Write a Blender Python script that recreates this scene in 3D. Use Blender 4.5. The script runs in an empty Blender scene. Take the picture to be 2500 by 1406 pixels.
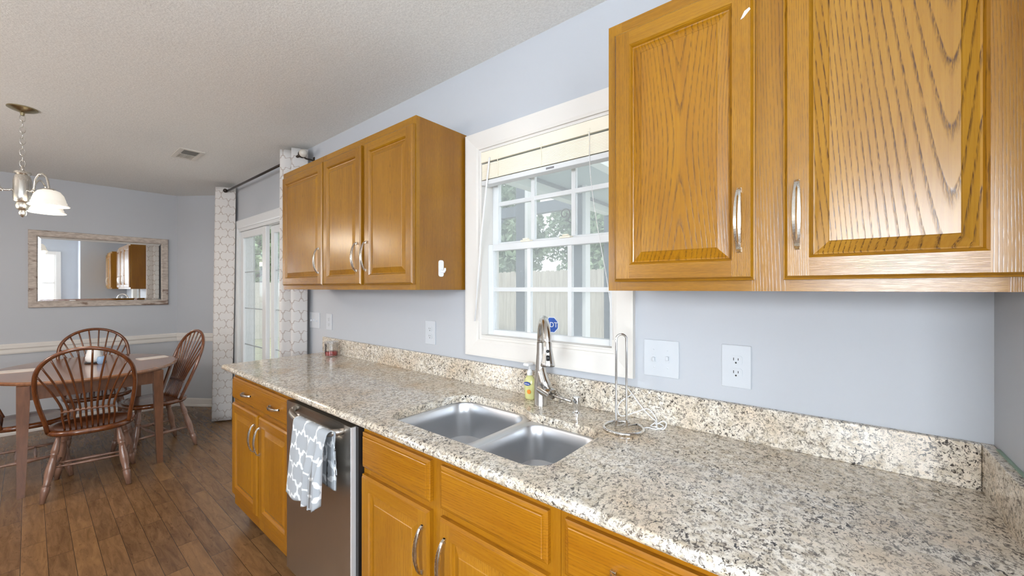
import bpy, bmesh, math, random
from mathutils import Vector, Matrix
R = math.radians
PI = math.pi
random.seed(4)
scene = bpy.context.scene
COL = scene.collection

# ------------------------------------------------------------------ camera, world, sun, exposure
CAM = (0.0, -1.381, 1.37)
cd = bpy.data.cameras.new('camera')
cd.sensor_width = 36.0
cd.sensor_fit = 'HORIZONTAL'
cd.lens = 969.0 / 2500.0 * 36.0
cd.shift_y = 1.5 / 2500.0
cd.clip_start = 0.02
cam = bpy.data.objects.new('camera', cd)
cam.location = CAM
cam.rotation_euler = (R(90), 0, R(39.4))
COL.objects.link(cam)
scene.camera = cam

scene.view_settings.view_transform = 'Standard'
scene.view_settings.look = 'None'
scene.view_settings.gamma = 1.0
scene.view_settings.use_curve_mapping = False
scene.view_settings.exposure = -0.22

w = bpy.data.worlds.new('sky')
scene.world = w
w.use_nodes = True
bg = w.node_tree.nodes['Background']
bg.inputs[0].default_value = (0.93, 0.97, 1.0, 1)
bg.inputs[1].default_value = 1.9

def lamp(name, kind, loc, energy, color=(1, 1, 1), rot=(0, 0, 0), size=None, size_y=None, **kw):
    l = bpy.data.lights.new(name, kind)
    l.energy = energy
    l.color = color
    if kind == 'AREA':
        l.shape = 'RECTANGLE'
        l.size = size
        l.size_y = size_y
    for k, v in kw.items():
        setattr(l, k, v)
    o = bpy.data.objects.new(name, l)
    o.location = loc
    o.rotation_euler = rot
    COL.objects.link(o)
    return o

SUN_ROT = Vector((-0.40, 0.75, -0.85)).to_track_quat('-Z', 'Y').to_euler()
lamp('sun', 'SUN', (0, -6, 8), 1.9, (1.0, 0.96, 0.88), SUN_ROT, angle=R(2))
# daylight: windows behind and beside the camera, sky portals in the sink window and the sliding door
lamp('daylight_window_front', 'AREA', (0.36, -3.66, 1.52), 145, (0.90, 0.95, 1.0), (R(90), 0, 0), 0.84, 1.0)
lamp('daylight_window_side', 'AREA', (0.93, -1.46, 1.50), 42, (0.90, 0.95, 1.0), (0, R(90), 0), 1.2, 0.85)
for nm, px, pz, sx, sz in (('portal_sink_window', -0.98, 1.58, 0.68, 0.90), ('portal_sliding_door', -4.05, 1.0, 1.5, 1.95)):
    lamp(nm, 'AREA', (px, 0.135, pz), 1, (1, 1, 1), (R(-90), 0, 0), sx, sz).data.cycles.is_portal = True
# unseen fill points added behind the camera, without any lamp fixture
lamp('kitchen_fill_light', 'POINT', (-1.62, -2.6, 1.60), 30, (1.0, 0.95, 0.88), shadow_soft_size=0.18)
lamp('family_room_fill_light', 'POINT', (-3.7, -2.9, 1.60), 54, (1.0, 0.885, 0.80), shadow_soft_size=0.18)

# ------------------------------------------------------------------ helpers: mesh
W = {}          # world origin of unrotated parents

def link(o):
    COL.objects.link(o)
    return o

def tag(o, label=None, cat=None, group=None, kind=None):
    if label: o['label'] = label
    if cat: o['category'] = cat
    if group: o['group'] = group
    if kind: o['kind'] = kind
    return o

def thing(name, label, cat, loc=(0, 0, 0), group=None, kind=None):
    o = bpy.data.objects.new(name, None)
    o.location = loc
    o.empty_display_size = 0.05
    link(o)
    W[o.name] = Vector(loc)
    return tag(o, label, cat, group, kind)

def obj(name, bm, mats, parent=None, smooth=False, recenter=True, autosm=None):
    me = bpy.data.meshes.new(name)
    if recenter and len(bm.verts):
        lo = Vector((min(v.co.x for v in bm.verts), min(v.co.y for v in bm.verts), min(v.co.z for v in bm.verts)))
        hi = Vector((max(v.co.x for v in bm.verts), max(v.co.y for v in bm.verts), max(v.co.z for v in bm.verts)))
        c = (lo + hi) / 2
        for v in bm.verts: v.co -= c
    else:
        c = Vector((0, 0, 0))
    bm.normal_update()
    bm.to_mesh(me)
    bm.free()
    if not isinstance(mats, (list, tuple)): mats = [mats]
    for m in mats: me.materials.append(m)
    if smooth:
        for p in me.polygons: p.use_smooth = True
        if autosm is not None:
            try: me.set_sharp_from_angle(angle=R(autosm))
            except Exception: pass
    o = bpy.data.objects.new(name, me)
    link(o)
    W[o.name] = c.copy()
    if parent:
        o.parent = parent
        o.location = c - W[parent.name]
    else:
        o.location = c
    return o

def copy_tree(o, parent=None):
    c = o.copy()
    COL.objects.link(c)
    if parent: c.parent = parent
    for ch in [x for x in bpy.data.objects if x.parent == o]:
        copy_tree(ch, c)
    return c

def BM(): return bmesh.new()

def box(bm, x0, x1, y0, y1, z0, z1, bev=0.0, mi=0, seg=2):
    vs = [bm.verts.new(p) for p in ((x0,y0,z0),(x1,y0,z0),(x1,y1,z0),(x0,y1,z0),(x0,y0,z1),(x1,y0,z1),(x1,y1,z1),(x0,y1,z1))]
    fs = [bm.faces.new([vs[i] for i in f]) for f in ((0,3,2,1),(4,5,6,7),(0,1,5,4),(1,2,6,5),(2,3,7,6),(3,0,4,7))]
    for f in fs: f.material_index = mi
    if bev > 0:
        es = list({e for f in fs for e in f.edges})
        r = bmesh.ops.bevel(bm, geom=es, offset=bev, segments=seg, profile=0.5, affect='EDGES', clamp_overlap=True)
        for f in r['faces']: f.material_index = mi
    return vs

def prism(bm, pts, axis, a, b, mi=0):
    """extrude a 2D outline along an axis between a and b. axis x: pts=(y,z); y: (x,z); z: (x,y)"""
    def mk(p, t):
        return {'x': (t, p[0], p[1]), 'y': (p[0], t, p[1]), 'z': (p[0], p[1], t)}[axis]
    A = [bm.verts.new(mk(p, a)) for p in pts]
    B = [bm.verts.new(mk(p, b)) for p in pts]
    n = len(pts)
    fs = []
    for i in range(n):
        fs.append(bm.faces.new((A[i], A[(i+1) % n], B[(i+1) % n], B[i])))
    fs.append(bm.faces.new(A[::-1])); fs.append(bm.faces.new(B))
    for f in fs: f.material_index = mi
    bmesh.ops.recalc_face_normals(bm, faces=fs)
    return fs

def tube(bm, pts, rad, n=10, cap=True, mi=0, flat=None):
    """tube along a polyline, rad scalar or list; parallel transported rings. flat=(sx,sy) scales the ring"""
    pts = [Vector(p) for p in pts]
    m = len(pts)
    if not isinstance(rad, (list, tuple)): rad = [rad] * m
    t0 = (pts[1] - pts[0]).normalized()
    up = Vector((0, 0, 1)) if abs(t0.z) < 0.9 else Vector((1, 0, 0))
    nrm = t0.cross(up).normalized()
    prev = t0
    rings = []
    for i in range(m):
        if i == 0: t = t0
        elif i == m - 1: t = (pts[i] - pts[i-1]).normalized()
        else:
            t = ((pts[i+1] - pts[i]).normalized() + (pts[i] - pts[i-1]).normalized())
            t = t.normalized() if t.length > 1e-6 else prev
        ax = prev.cross(t)
        if ax.length > 1e-7:
            nrm = Matrix.Rotation(prev.angle(t), 3, ax.normalized()) @ nrm
        prev = t
        bn = t.cross(nrm).normalized()
        sx, sy = flat if flat else (1, 1)
        rings.append([bm.verts.new(pts[i] + (nrm * math.cos(2*PI*k/n) * sx + bn * math.sin(2*PI*k/n) * sy) * rad[i]) for k in range(n)])
    fs = []
    for i in range(m - 1):
        for k in range(n):
            fs.append(bm.faces.new((rings[i][k], rings[i][(k+1) % n], rings[i+1][(k+1) % n], rings[i+1][k])))
    if cap:
        fs.append(bm.faces.new(rings[0][::-1])); fs.append(bm.faces.new(rings[-1]))
    for f in fs: f.material_index = mi
    bmesh.ops.recalc_face_normals(bm, faces=fs)

def lathe(bm, prof, c=(0, 0, 0), n=24, axis='z', mi=0, close=True, rot=None):
    """prof list of (r, h). axis direction z by default"""
    c = Vector(c)
    rings = []
    for r, h in prof:
        ring = []
        for k in range(n):
            a = 2*PI*k/n
            p = Vector((max(r, 1e-5)*math.cos(a), max(r, 1e-5)*math.sin(a), h))
            if axis == 'x': p = Vector((p.z, p.x, p.y))
            elif axis == 'y': p = Vector((p.y, p.z, p.x))
            if rot is not None: p = rot @ p
            ring.append(bm.verts.new(c + p))
        rings.append(ring)
    fs = []
    for i in range(len(rings) - 1):
        for k in range(n):
            fs.append(bm.faces.new((rings[i][k], rings[i][(k+1) % n], rings[i+1][(k+1) % n], rings[i+1][k])))
    if close:
        fs.append(bm.faces.new(rings[0][::-1])); fs.append(bm.faces.new(rings[-1]))
    for f in fs: f.material_index = mi
    bmesh.ops.recalc_face_normals(bm, faces=fs)

def ball(bm, c, r, u=14, v=9, sc=(1, 1, 1)):
    bmesh.ops.create_uvsphere(bm, u_segments=u, v_segments=v, radius=r, matrix=Matrix.Translation(c) @ Matrix.Diagonal((*sc, 1)))

def rrect(x0, x1, y0, y1, r, n=6):
    """rounded rectangle outline, r scalar or 4 radii (corners: x0y0, x1y0, x1y1, x0y1)"""
    if not isinstance(r, (list, tuple)): r = [r]*4
    out = []
    for (cx, cy, a0, rr) in ((x0+r[0], y0+r[0], PI, r[0]), (x1-r[1], y0+r[1], 1.5*PI, r[1]), (x1-r[2], y1-r[2], 0, r[2]), (x0+r[3], y1-r[3], 0.5*PI, r[3])):
        for k in range(n+1):
            a = a0 + 0.5*PI*k/n
            out.append((cx + rr*math.cos(a), cy + rr*math.sin(a)))
    return out

def bez(p0, p1, p2, p3, n=10):
    out = []
    for i in range(n+1):
        t = i/n
        out.append(tuple((1-t)**3*a + 3*(1-t)**2*t*b + 3*(1-t)*t*t*c_ + t**3*d for a, b, c_, d in zip(p0, p1, p2, p3)))
    return out

def text_mesh(body, size, depth=0.0005):
    cu = bpy.data.curves.new('txt', 'FONT')
    cu.body = body; cu.size = size; cu.extrude = depth; cu.align_x = 'CENTER'; cu.align_y = 'CENTER'
    o = bpy.data.objects.new('txt', cu)
    COL.objects.link(o)
    bpy.context.view_layer.update()
    dg = bpy.context.evaluated_depsgraph_get()
    me = bpy.data.meshes.new_from_object(o.evaluated_get(dg))
    bm = BM(); bm.from_mesh(me)
    bpy.data.objects.remove(o); bpy.data.curves.remove(cu); bpy.data.meshes.remove(me)
    return bm

# ------------------------------------------------------------------ helpers: materials
class NT:
    def __init__(s, name):
        s.m = bpy.data.materials.new(name)
        s.m.use_nodes = True
        s.t = s.m.node_tree
        s.b = s.t.nodes['Principled BSDF']
        s.out = s.t.nodes['Material Output']
    def n(s, typ, **kw):
        nd = s.t.nodes.new(typ)
        for k, v in kw.items():
            if k.startswith('i_'):
                key = k[2:]
                key = int(key) if key.isdigit() else key
                nd.inputs[key].default_value = v
            else: setattr(nd, k, v)
        return nd
    def l(s, a, b): s.t.links.new(a, b)
    def val(s, x, node, idx):
        if isinstance(x, (int, float)): node.inputs[idx].default_value = x
        else: s.l(x, node.inputs[idx])
    def math(s, op, a, b=0.0, clamp=False):
        nd = s.n('ShaderNodeMath', operation=op, use_clamp=clamp)
        s.val(a, nd, 0); s.val(b, nd, 1)
        return nd.outputs[0]
    def obj(s):
        return s.n('ShaderNodeTexCoord').outputs['Object']
    def mapping(s, v, scale=(1, 1, 1), loc=(0, 0, 0), rot=(0, 0, 0)):
        nd = s.n('ShaderNodeMapping')
        nd.inputs['Scale'].default_value = scale
        nd.inputs['Location'].default_value = loc
        nd.inputs['Rotation'].default_value = rot
        s.l(v, nd.inputs['Vector'])
        return nd.outputs[0]
    def noise(s, v, scale, detail=3, rough=0.55, dist=0.0):
        nd = s.n('ShaderNodeTexNoise')
        nd.inputs['Scale'].default_value = scale
        nd.inputs['Detail'].default_value = detail
        nd.inputs['Roughness'].default_value = rough
        nd.inputs['Distortion'].default_value = dist
        if v is not None: s.l(v, nd.inputs['Vector'])
        return nd.outputs['Fac']
    def ramp(s, fac, stops, interp='LINEAR'):
        nd = s.n('ShaderNodeValToRGB')
        cr = nd.color_ramp
        cr.interpolation = interp
        while len(cr.elements) < len(stops): cr.elements.new(0.5)
        for e, (p, c) in zip(cr.elements, stops):
            e.position = p
            e.color = (*c, 1) if len(c) == 3 else c
        s.l(fac, nd.inputs[0])
        return nd.outputs[0]
    def mix(s, fac, a, b, blend='MIX'):
        nd = s.n('ShaderNodeMix', data_type='RGBA', blend_type=blend)
        s.val(fac, nd, 0)
        for x, i in ((a, 6), (b, 7)):
            if isinstance(x, tuple): nd.inputs[i].default_value = (*x, 1)
            else: s.l(x, nd.inputs[i])
        return nd.outputs[2]
    def bump(s, h, strength=0.2, dist=0.002):
        nd = s.n('ShaderNodeBump')
        nd.inputs['Strength'].default_value = strength
        nd.inputs['Distance'].default_value = dist
        s.l(h, nd.inputs['Height'])
        s.l(nd.outputs[0], s.b.inputs['Normal'])
    def set(s, color=None, rough=None, metal=None, spec=None, coat=None, coatr=None, aniso=None):
        for key, v in (('Base Color', color), ('Roughness', rough), ('Metallic', metal), ('Specular IOR Level', spec), ('Coat Weight', coat), ('Coat Roughness', coatr), ('Anisotropic', aniso)):
            if v is None: continue
            if isinstance(v, tuple): s.b.inputs[key].default_value = (*v, 1)
            elif isinstance(v, (int, float)): s.b.inputs[key].default_value = v
            else: s.l(v, s.b.inputs[key])
        return s.m

def plain(name, color, rough=0.5, metal=0.0, spec=0.5, var=0.0, vscale=30, **kw):
    t = NT(name)
    if var > 0:
        f = t.noise(t.obj(), vscale, 3)
        lo = tuple(c*(1-var) for c in color); hi = tuple(min(1, c*(1+var)) for c in color)
        color = t.ramp(f, [(0.3, lo), (0.7, hi)])
    return t.set(color, rough, metal, spec, **kw)

def srgb(r, g, b):
    f = lambda c: (c/255/12.92) if c/255 <= 0.04045 else ((c/255+0.055)/1.055)**2.4
    return (f(r), f(g), f(b))

def oak(name, axis, light=(0.330, 0.150, 0.005), mid=(0.238, 0.097, 0.002), dark=(0.060, 0.021, 0.003), k=0.07, cx=0.0, ring=0.75, rough=0.27, pitch=0.0115, jit=1.0, fold=False, soft=0.006, wv=0.026):
    """flat-sawn oak: V-shaped growth lines drawn as dashes of dark pores. k>0 points the Vs down, fold mirrors them about the middle"""
    t = NT(name)
    o = t.obj()
    sep = t.n('ShaderNodeSeparateXYZ'); t.l(o, sep.inputs[0])
    X, Y, Z = sep.outputs
    al = {'x': X, 'y': Y, 'z': Z}[axis]
    ac, dp = {'x': (Z, Y), 'y': (X, Z), 'z': (X, Y)}[axis]
    if axis == 'z': ac = t.math('ADD', X, Y)
    rnd = t.n('ShaderNodeObjectInfo').outputs['Random']
    al2 = t.math('ADD', al, t.math('MULTIPLY', rnd, 7.0))
    ac2 = t.math('ADD', t.math('SUBTRACT', ac, cx), t.math('MULTIPLY', t.math('SUBTRACT', rnd, 0.5), 0.12*jit))
    dp2 = t.math('ADD', dp, t.math('MULTIPLY', rnd, 3.0))
    cmb = t.n('ShaderNodeCombineXYZ'); t.l(ac2, cmb.inputs[0]); t.l(dp2, cmb.inputs[1]); t.l(al2, cmb.inputs[2])
    v = cmb.outputs[0]
    wob = t.noise(t.mapping(v, (9, 9, 1.6)), 1.0, 1, 0.5)
    wob2 = t.noise(t.mapping(v, (45, 45, 12)), 1.0, 2, 0.5)
    aw = t.math('ADD', ac2, t.math('MULTIPLY', t.math('SUBTRACT', wob, 0.5), wv))
    hyp = t.math('SQRT', t.math('ADD', t.math('MULTIPLY', aw, aw), soft*soft))
    hyp = t.math('ADD', hyp, t.math('MULTIPLY', t.math('MULTIPLY', aw, aw), 6.0))
    along = t.math('SQRT', t.math('ADD', t.math('MULTIPLY', al, al), 0.008)) if fold else al
    c = t.math('SUBTRACT', hyp, t.math('MULTIPLY', along, k))
    c = t.math('ADD', c, t.math('MULTIPLY', wob2, wv*0.11))
    saw = t.math('FRACT', t.math('ADD', t.math('DIVIDE', c, pitch), 50.0))
    line = t.ramp(saw, [(0.0, (1, 1, 1)), (0.10, (0.75, 0.75, 0.75)), (0.30, (0, 0, 0)), (0.94, (0, 0, 0)), (1.0, (1, 1, 1))])
    pore = t.noise(t.mapping(v, (520, 520, 42)), 1.0, 2, 0.6)
    pm = t.ramp(pore, [(0.40, (0.10,)*3), (0.56, (1, 1, 1))])
    fine = t.noise(t.mapping(v, (190, 190, 5)), 1.0, 3, 0.6)
    big = t.noise(t.mapping(v, (6, 6, 1.6)), 1.0, 2, 0.5)
    base = t.mix(t.ramp(t.math('ADD', t.math('MULTIPLY', fine, 0.45), t.math('MULTIPLY', big, 0.55)), [(0.36, (0,)*3), (0.64, (1,)*3)]), mid, light)
    kk = t.math('MULTIPLY', t.math('MULTIPLY', line, pm), ring)
    pores2 = t.ramp(pore, [(0.60, (0,)*3), (0.74, (0.30,)*3)])
    col = t.mix(t.math('ADD', kk, t.math('MULTIPLY', pores2, 0.7), True), base, dark)
    t.bump(t.math('MULTIPLY', kk, -1.0), 0.22, 0.001)
    return t.set(col, rough, spec=0.45, coat=0.15, coatr=0.22)

OAKZ = oak('oak_vertical_grain', 'z', k=0.03, ring=0.6)
OAKX = oak('oak_horizontal_grain', 'x', k=0.03, ring=0.6)
OAKPANEL = oak('oak_panel_grain', 'z', k=-0.10, ring=0.36, jit=0.6, pitch=0.012, soft=0.015)
OAKP1 = oak('oak_panel_double_cathedral', 'z', k=0.20, ring=0.72, pitch=0.0185, jit=0.0, fold=True, wv=0.016, soft=0.007, light=(0.325, 0.146, 0.003), mid=(0.240, 0.093, 0.002))
OAKP2 = oak('oak_panel_bold_cathedral', 'z', k=0.21, cx=0.072, ring=0.95, pitch=0.0250, jit=0.0, wv=0.016, soft=0.008, light=(0.360, 0.176, 0.013), mid=(0.275, 0.121, 0.006))
OAKSIDE = oak('oak_cabinet_side', 'z', light=(0.300, 0.128, 0.003), mid=(0.225, 0.085, 0.002), k=-0.20, pitch=0.014, ring=0.6, jit=0.15, wv=0.016, soft=0.012)
OAKLOWX = oak('oak_low_horizontal', 'x', light=(0.385, 0.160, 0.006), mid=(0.295, 0.108, 0.003), ring=0.34, k=0.05)
OAKLOWZ = oak('oak_low_vertical', 'z', light=(0.385, 0.166, 0.007), mid=(0.300, 0.112, 0.003), ring=0.34, k=0.05)

def granite():
    t = NT('speckled_granite')
    g = t.n('ShaderNodeNewGeometry').outputs['Position']
    v = t.mapping(g, (1, 1, 1), rot=(0.3, 0.2, 0.5))
    big = t.noise(v, 4.5, 3, 0.5)
    med = t.noise(v, 48, 4, 0.6, 0.4)
    base = t.mix(t.ramp(med, [(0.36, (0,)*3), (0.62, (1,)*3)]), srgb(196, 183, 162), srgb(240, 234, 223))
    gold = t.ramp(t.math('ADD', t.math('MULTIPLY', big, 0.65), t.math('MULTIPLY', med, 0.35)), [(0.51, (0,)*3), (0.66, (1,)*3)])
    base = t.mix(t.math('MULTIPLY', gold, 0.55), base, srgb(192, 152, 92))
    gr = t.noise(t.mapping(g, (105, 80, 105), rot=(0.1, 0.4, 0.3)), 1.0, 3, 0.62, 0.7)
    base = t.mix(t.ramp(gr, [(0.53, (0,)*3), (0.63, (0.78,)*3)]), base, srgb(132, 122, 112))
    clus = t.ramp(t.noise(v, 11, 2, 0.5), [(0.3, (0.35,)*3), (0.62, (1,)*3)])
    sp = t.noise(t.mapping(g, (125, 80, 125), rot=(0.2, 0.1, 0.6)), 1.0, 3, 0.64, 0.9)
    col = t.mix(t.math('MULTIPLY', t.ramp(sp, [(0.550, (0,)*3), (0.605, (1,)*3)]), clus), base, srgb(50, 44, 42))
    sp2 = t.noise(t.mapping(g, (190, 150, 190), loc=(3, 1, 2)), 1.0, 2, 0.6, 0.6)
    col = t.mix(t.ramp(sp2, [(0.60, (0,)*3), (0.66, (0.85,)*3)]), col, srgb(78, 66, 58))
    return t.set(col, 0.11, spec=0.55)
GRANITE = granite()

def paint(name, color, bump=0.05):
    t = NT(name)
    f = t.noise(t.n('ShaderNodeNewGeometry').outputs['Position'], 140, 3)
    t.bump(f, bump, 0.002)
    return t.set(color, 0.55, spec=0.35)
WALL = paint('blue_grey_wall_paint', srgb(186, 190, 196))
TRIM = paint('white_trim_paint', srgb(224, 221, 216), 0.02)
VINYL = plain('white_vinyl', srgb(222, 225, 227), 0.35)
CREAM = plain('cream_blind', srgb(244, 238, 220), 0.45)

def ceiling_mat():
    t = NT('stippled_ceiling')
    g = t.n('ShaderNodeNewGeometry').outputs['Position']
    a = t.noise(g, 105, 4, 0.7)
    b = t.noise(g, 170, 3, 0.6)
    h = t.math('ADD', t.math('MULTIPLY', a, 0.7), t.math('MULTIPLY', b, 0.5))
    t.bump(h, 0.42, 0.006)
    col = t.ramp(a, [(0.3, srgb(216, 216, 213)), (0.7, srgb(236, 236, 233))])
    return t.set(col, 0.9, spec=0.1)
CEIL = ceiling_mat()

def floor_mat():
    t = NT('dark_wood_laminate')
    g = t.n('ShaderNodeNewGeometry').outputs['Position']
    br = t.n('ShaderNodeTexBrick')
    br.offset = 0.37; br.squash = 1.0
    br.inputs['Color1'].default_value = (0.15, 0.15, 0.15, 1)
    br.inputs['Color2'].default_value = (0.95, 0.95, 0.95, 1)
    br.inputs['Mortar'].default_value = (0, 0, 0, 1)
    br.inputs['Scale'].default_value = 1.0
    br.inputs['Mortar Size'].default_value = 0.0012
    br.inputs['Mortar Smooth'].default_value = 0.3
    br.inputs['Brick Width'].default_value = 0.62
    br.inputs['Row Height'].default_value = 0.088
    t.l(g, br.inputs['Vector'])
    plank = br.outputs['Color']; mort = br.outputs['Fac']
    cmb = t.n('ShaderNodeMix', data_type='VECTOR')
    off = t.n('ShaderNodeVectorMath', operation='SCALE'); t.l(plank, off.inputs[0]); off.inputs['Scale'].default_value = 5.0
    add = t.n('ShaderNodeVectorMath', operation='ADD'); t.l(g, add.inputs[0]); t.l(off.outputs[0], add.inputs[1])
    f = t.noise(t.mapping(add.outputs[0], (5, 34, 34)), 1.0, 5, 0.65, 0.8)
    k = t.noise(t.mapping(add.outputs[0], (22, 60, 60)), 1.0, 3, 0.6)
    col = t.ramp(f, [(0.28, srgb(66, 47, 34)), (0.45, srgb(102, 75, 50)), (0.6, srgb(124, 93, 62)), (0.78, srgb(144, 112, 76))])
    col = t.mix(t.ramp(k, [(0.60, (0,)*3), (0.72, (0.7,)*3)]), col, srgb(50, 32, 22))
    col = t.mix(0.35, col, t.ramp(plank, [(0.1, srgb(96, 68, 44)), (0.9, srgb(154, 114, 72))]))
    col = t.mix(t.math('MULTIPLY', mort, 0.8), col, srgb(30, 20, 14))
    t.bump(t.math('SUBTRACT', f, mort), 0.12, 0.002)
    return t.set(col, 0.26, spec=0.5)
FLOOR = floor_mat()

def steel(name, color=(0.62, 0.61, 0.59), rough=0.28, axis='x', aniso=0.0):
    t = NT(name)
    sc = {'x': (3, 400, 400), 'z': (400, 400, 3), 'y': (400, 3, 400)}[axis]
    f = t.noise(t.mapping(t.obj(), sc), 1.0, 3, 0.6)
    r = t.n('ShaderNodeMapRange'); t.l(f, r.inputs[0]); r.inputs['To Min'].default_value = rough*0.8; r.inputs['To Max'].default_value = rough*1.25
    t.bump(f, 0.012, 0.0003)
    return t.set(color, r.outputs[0], 1.0, aniso=aniso)
STEEL = plain('brushed_steel_sink', (0.62, 0.635, 0.66), 0.31, 0.92)
STEELDW = steel('brushed_steel_dishwasher', (0.52, 0.49, 0.45), 0.30, 'z')
NICKEL = steel('satin_nickel', (0.68, 0.66, 0.62), 0.26, 'z')
CHROME = plain('polished_chrome', (0.78, 0.78, 0.78), 0.09, 1.0)
FAUCET = plain('satin_faucet_steel', (0.60, 0.58, 0.55), 0.20, 1.0)
BLACK = plain('black_plastic', (0.012, 0.012, 0.013), 0.35)
DARKMETAL = plain('dark_bronze_metal', (0.045, 0.035, 0.03), 0.4, 0.6)
WHITEP = plain('white_plastic', srgb(236, 237, 238), 0.3)
PLATEP = plain('pale_wall_plate_plastic', srgb(202, 207, 213), 0.32)
SLOT = plain('dark_slot', (0.02, 0.02, 0.02), 0.6)
TOE = plain('dark_toe_kick', (0.030, 0.020, 0.014), 0.6)
INSIDE = plain('cabinet_gap_brown', (0.10, 0.038, 0.010), 0.6)

def chairwood(name, c0, c1, rough=0.22):
    t = NT(name)
    f = t.noise(t.mapping(t.obj(), (40, 40, 8)), 1.0, 4, 0.6, 0.5)
    return t.set(t.ramp(f, [(0.3, c0), (0.7, c1)]), rough, spec=0.6, coat=0.4, coatr=0.1)
CHAIR = chairwood('red_brown_chair_wood', (0.085, 0.022, 0.006), (0.185, 0.055, 0.014))
CHAIRLEG = chairwood('glare_paled_leg_wood', (0.17, 0.085, 0.055), (0.30, 0.165, 0.11), 0.3)  # daylight glare on the legs put into a paler, pinker wood colour
TABLELEG = chairwood('mid_brown_table_wood', (0.13, 0.055, 0.028), (0.215, 0.095, 0.048), 0.3)
TABLETOP = chairwood('table_top_wood', (0.17, 0.070, 0.032), (0.28, 0.125, 0.058), 0.2)

def trellis(name, base, line, half=0.055, amp=0.16, rough=0.85, trans=0.0):
    """moroccan trellis from two families of stepped diagonal lines; UV in cell units"""
    t = NT(name)
    uv = t.n('ShaderNodeUVMap').outputs[0]
    s = t.n('ShaderNodeSeparateXYZ'); t.l(uv, s.inputs[0])
    U, V = s.outputs[0], s.outputs[1]
    s1 = t.math('ADD', U, V); s2 = t.math('SUBTRACT', U, V)
    def wig(x):
        sn = t.math('SINE', t.math('MULTIPLY', x, 2*PI))
        sn3 = t.math('SINE', t.math('MULTIPLY', x, 6*PI))
        return t.math('MULTIPLY', t.math('ADD', sn, t.math('MULTIPLY', sn3, 0.36)), amp)
    def fam(a, b):
        x = t.math('ADD', a, wig(b))
        return t.math('ABSOLUTE', t.math('SUBTRACT', t.math('FRACT', t.math('ADD', x, 50.5)), 0.5))
    d = t.math('MINIMUM', fam(s1, s2), fam(s2, s1))
    m = t.ramp(d, [(half*0.8, (1,)*3), (half*1.2, (0,)*3)])
    weave = t.noise(t.mapping(uv, (90, 90, 90)), 1.0, 2)
    c = t.mix(m, base, line)
    c = t.mix(t.math('MULTIPLY', weave, 0.12), c, (0.25, 0.25, 0.27))
    t.set(c, rough, spec=0.1)
    if trans > 0:
        tr = t.n('ShaderNodeBsdfTranslucent'); t.l(c, tr.inputs[0])
        mx = t.n('ShaderNodeMixShader'); mx.inputs[0].default_value = trans
        t.l(t.b.outputs[0], mx.inputs[1]); t.l(tr.outputs[0], mx.inputs[2]); t.l(mx.outputs[0], t.out.inputs[0])
    return t.m
CURTAIN = trellis('white_trellis_curtain', srgb(236, 234, 232), srgb(200, 189, 183), 0.034, 0.155, trans=0.25)
TOWEL = trellis('grey_trellis_towel', srgb(172, 178, 184), srgb(236, 241, 244), 0.070, 0.135)

def glass_mat(name, haze=0.06, refl=0.05, tint=(0.97, 0.98, 0.98), gloss=0.02):
    t = NT(name)
    tr = t.n('ShaderNodeBsdfTransparent'); tr.inputs[0].default_value = (*tint, 1)
    gl = t.n('ShaderNodeBsdfGlossy'); gl.inputs['Roughness'].default_value = gloss
    fr = t.n('ShaderNodeFresnel')
    bf = t.n('ShaderNodeNewGeometry').outputs['Backfacing']
    t.l(t.math('SUBTRACT', 1.45, t.math('MULTIPLY', bf, 1.45-1/1.45)), fr.inputs[0])
    tl = t.n('ShaderNodeBsdfTranslucent'); tl.inputs[0].default_value = (0.9, 0.94, 1, 1)
    m1 = t.n('ShaderNodeMixShader'); t.l(t.math('ADD', fr.outputs[0], refl, True), m1.inputs[0]); t.l(tr.outputs[0], m1.inputs[1]); t.l(gl.outputs[0], m1.inputs[2])
    m2 = t.n('ShaderNodeMixShader'); m2.inputs[0].default_value = haze; t.l(m1.outputs[0], m2.inputs[1]); t.l(tl.outputs[0], m2.inputs[2])
    t.l(m2.outputs[0], t.out.inputs[0])
    return t.m
GLASS = glass_mat('hazy_window_glass', 0.22, 0.0)  # translucent share imitates the glare veil that washes out the yard
CLEAR = glass_mat('clear_plastic', 0.05, 0.03, (0.95, 0.95, 0.95))
DOORGLASS = glass_mat('sliding_door_glass', 0.12, 0.02, (0.97, 0.98, 0.98))

def emit(name, color, strength, mixbase=None):
    t = NT(name)
    t.b.inputs['Emission Color'].default_value = (*color, 1)
    t.b.inputs['Emission Strength'].default_value = strength
    t.set(mixbase or color, 0.4)
    return t.m
SHADE = emit('lit_frosted_glass', (1.0, 0.93, 0.80), 0.50, (0.80, 0.77, 0.72))
BULB = emit('glowing_bulb', (1.0, 0.93, 0.80), 14.0)
MIRROR = plain('silvered_mirror', (0.90, 0.91, 0.92), 0.015, 1.0)

def distressed():
    t = NT('whitewashed_worn_wood')
    o = t.obj()
    f = t.noise(t.mapping(o, (30, 5, 18)), 1.0, 4, 0.6, 0.3)
    f2 = t.noise(t.mapping(o, (60, 20, 60)), 1.0, 3, 0.6)
    c = t.mix(t.ramp(f2, [(0.35, (0,)*3), (0.65, (1,)*3)]), srgb(168, 156, 146), srgb(202, 192, 182))
    c = t.mix(t.ramp(f, [(0.60, (0,)*3), (0.68, (0.85,)*3)]), c, srgb(112, 88, 74))
    return t.set(c, 0.7)
DISTRESS = distressed()

# ------------------------------------------------------------------ room shell
CH = 2.455      # ceiling height
XR = 0.272      # right wall face
XS = 0.85       # side wall behind the camera's right shoulder
XL = -5.99      # far dining wall face
YF = -3.60      # wall behind the camera

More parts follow.
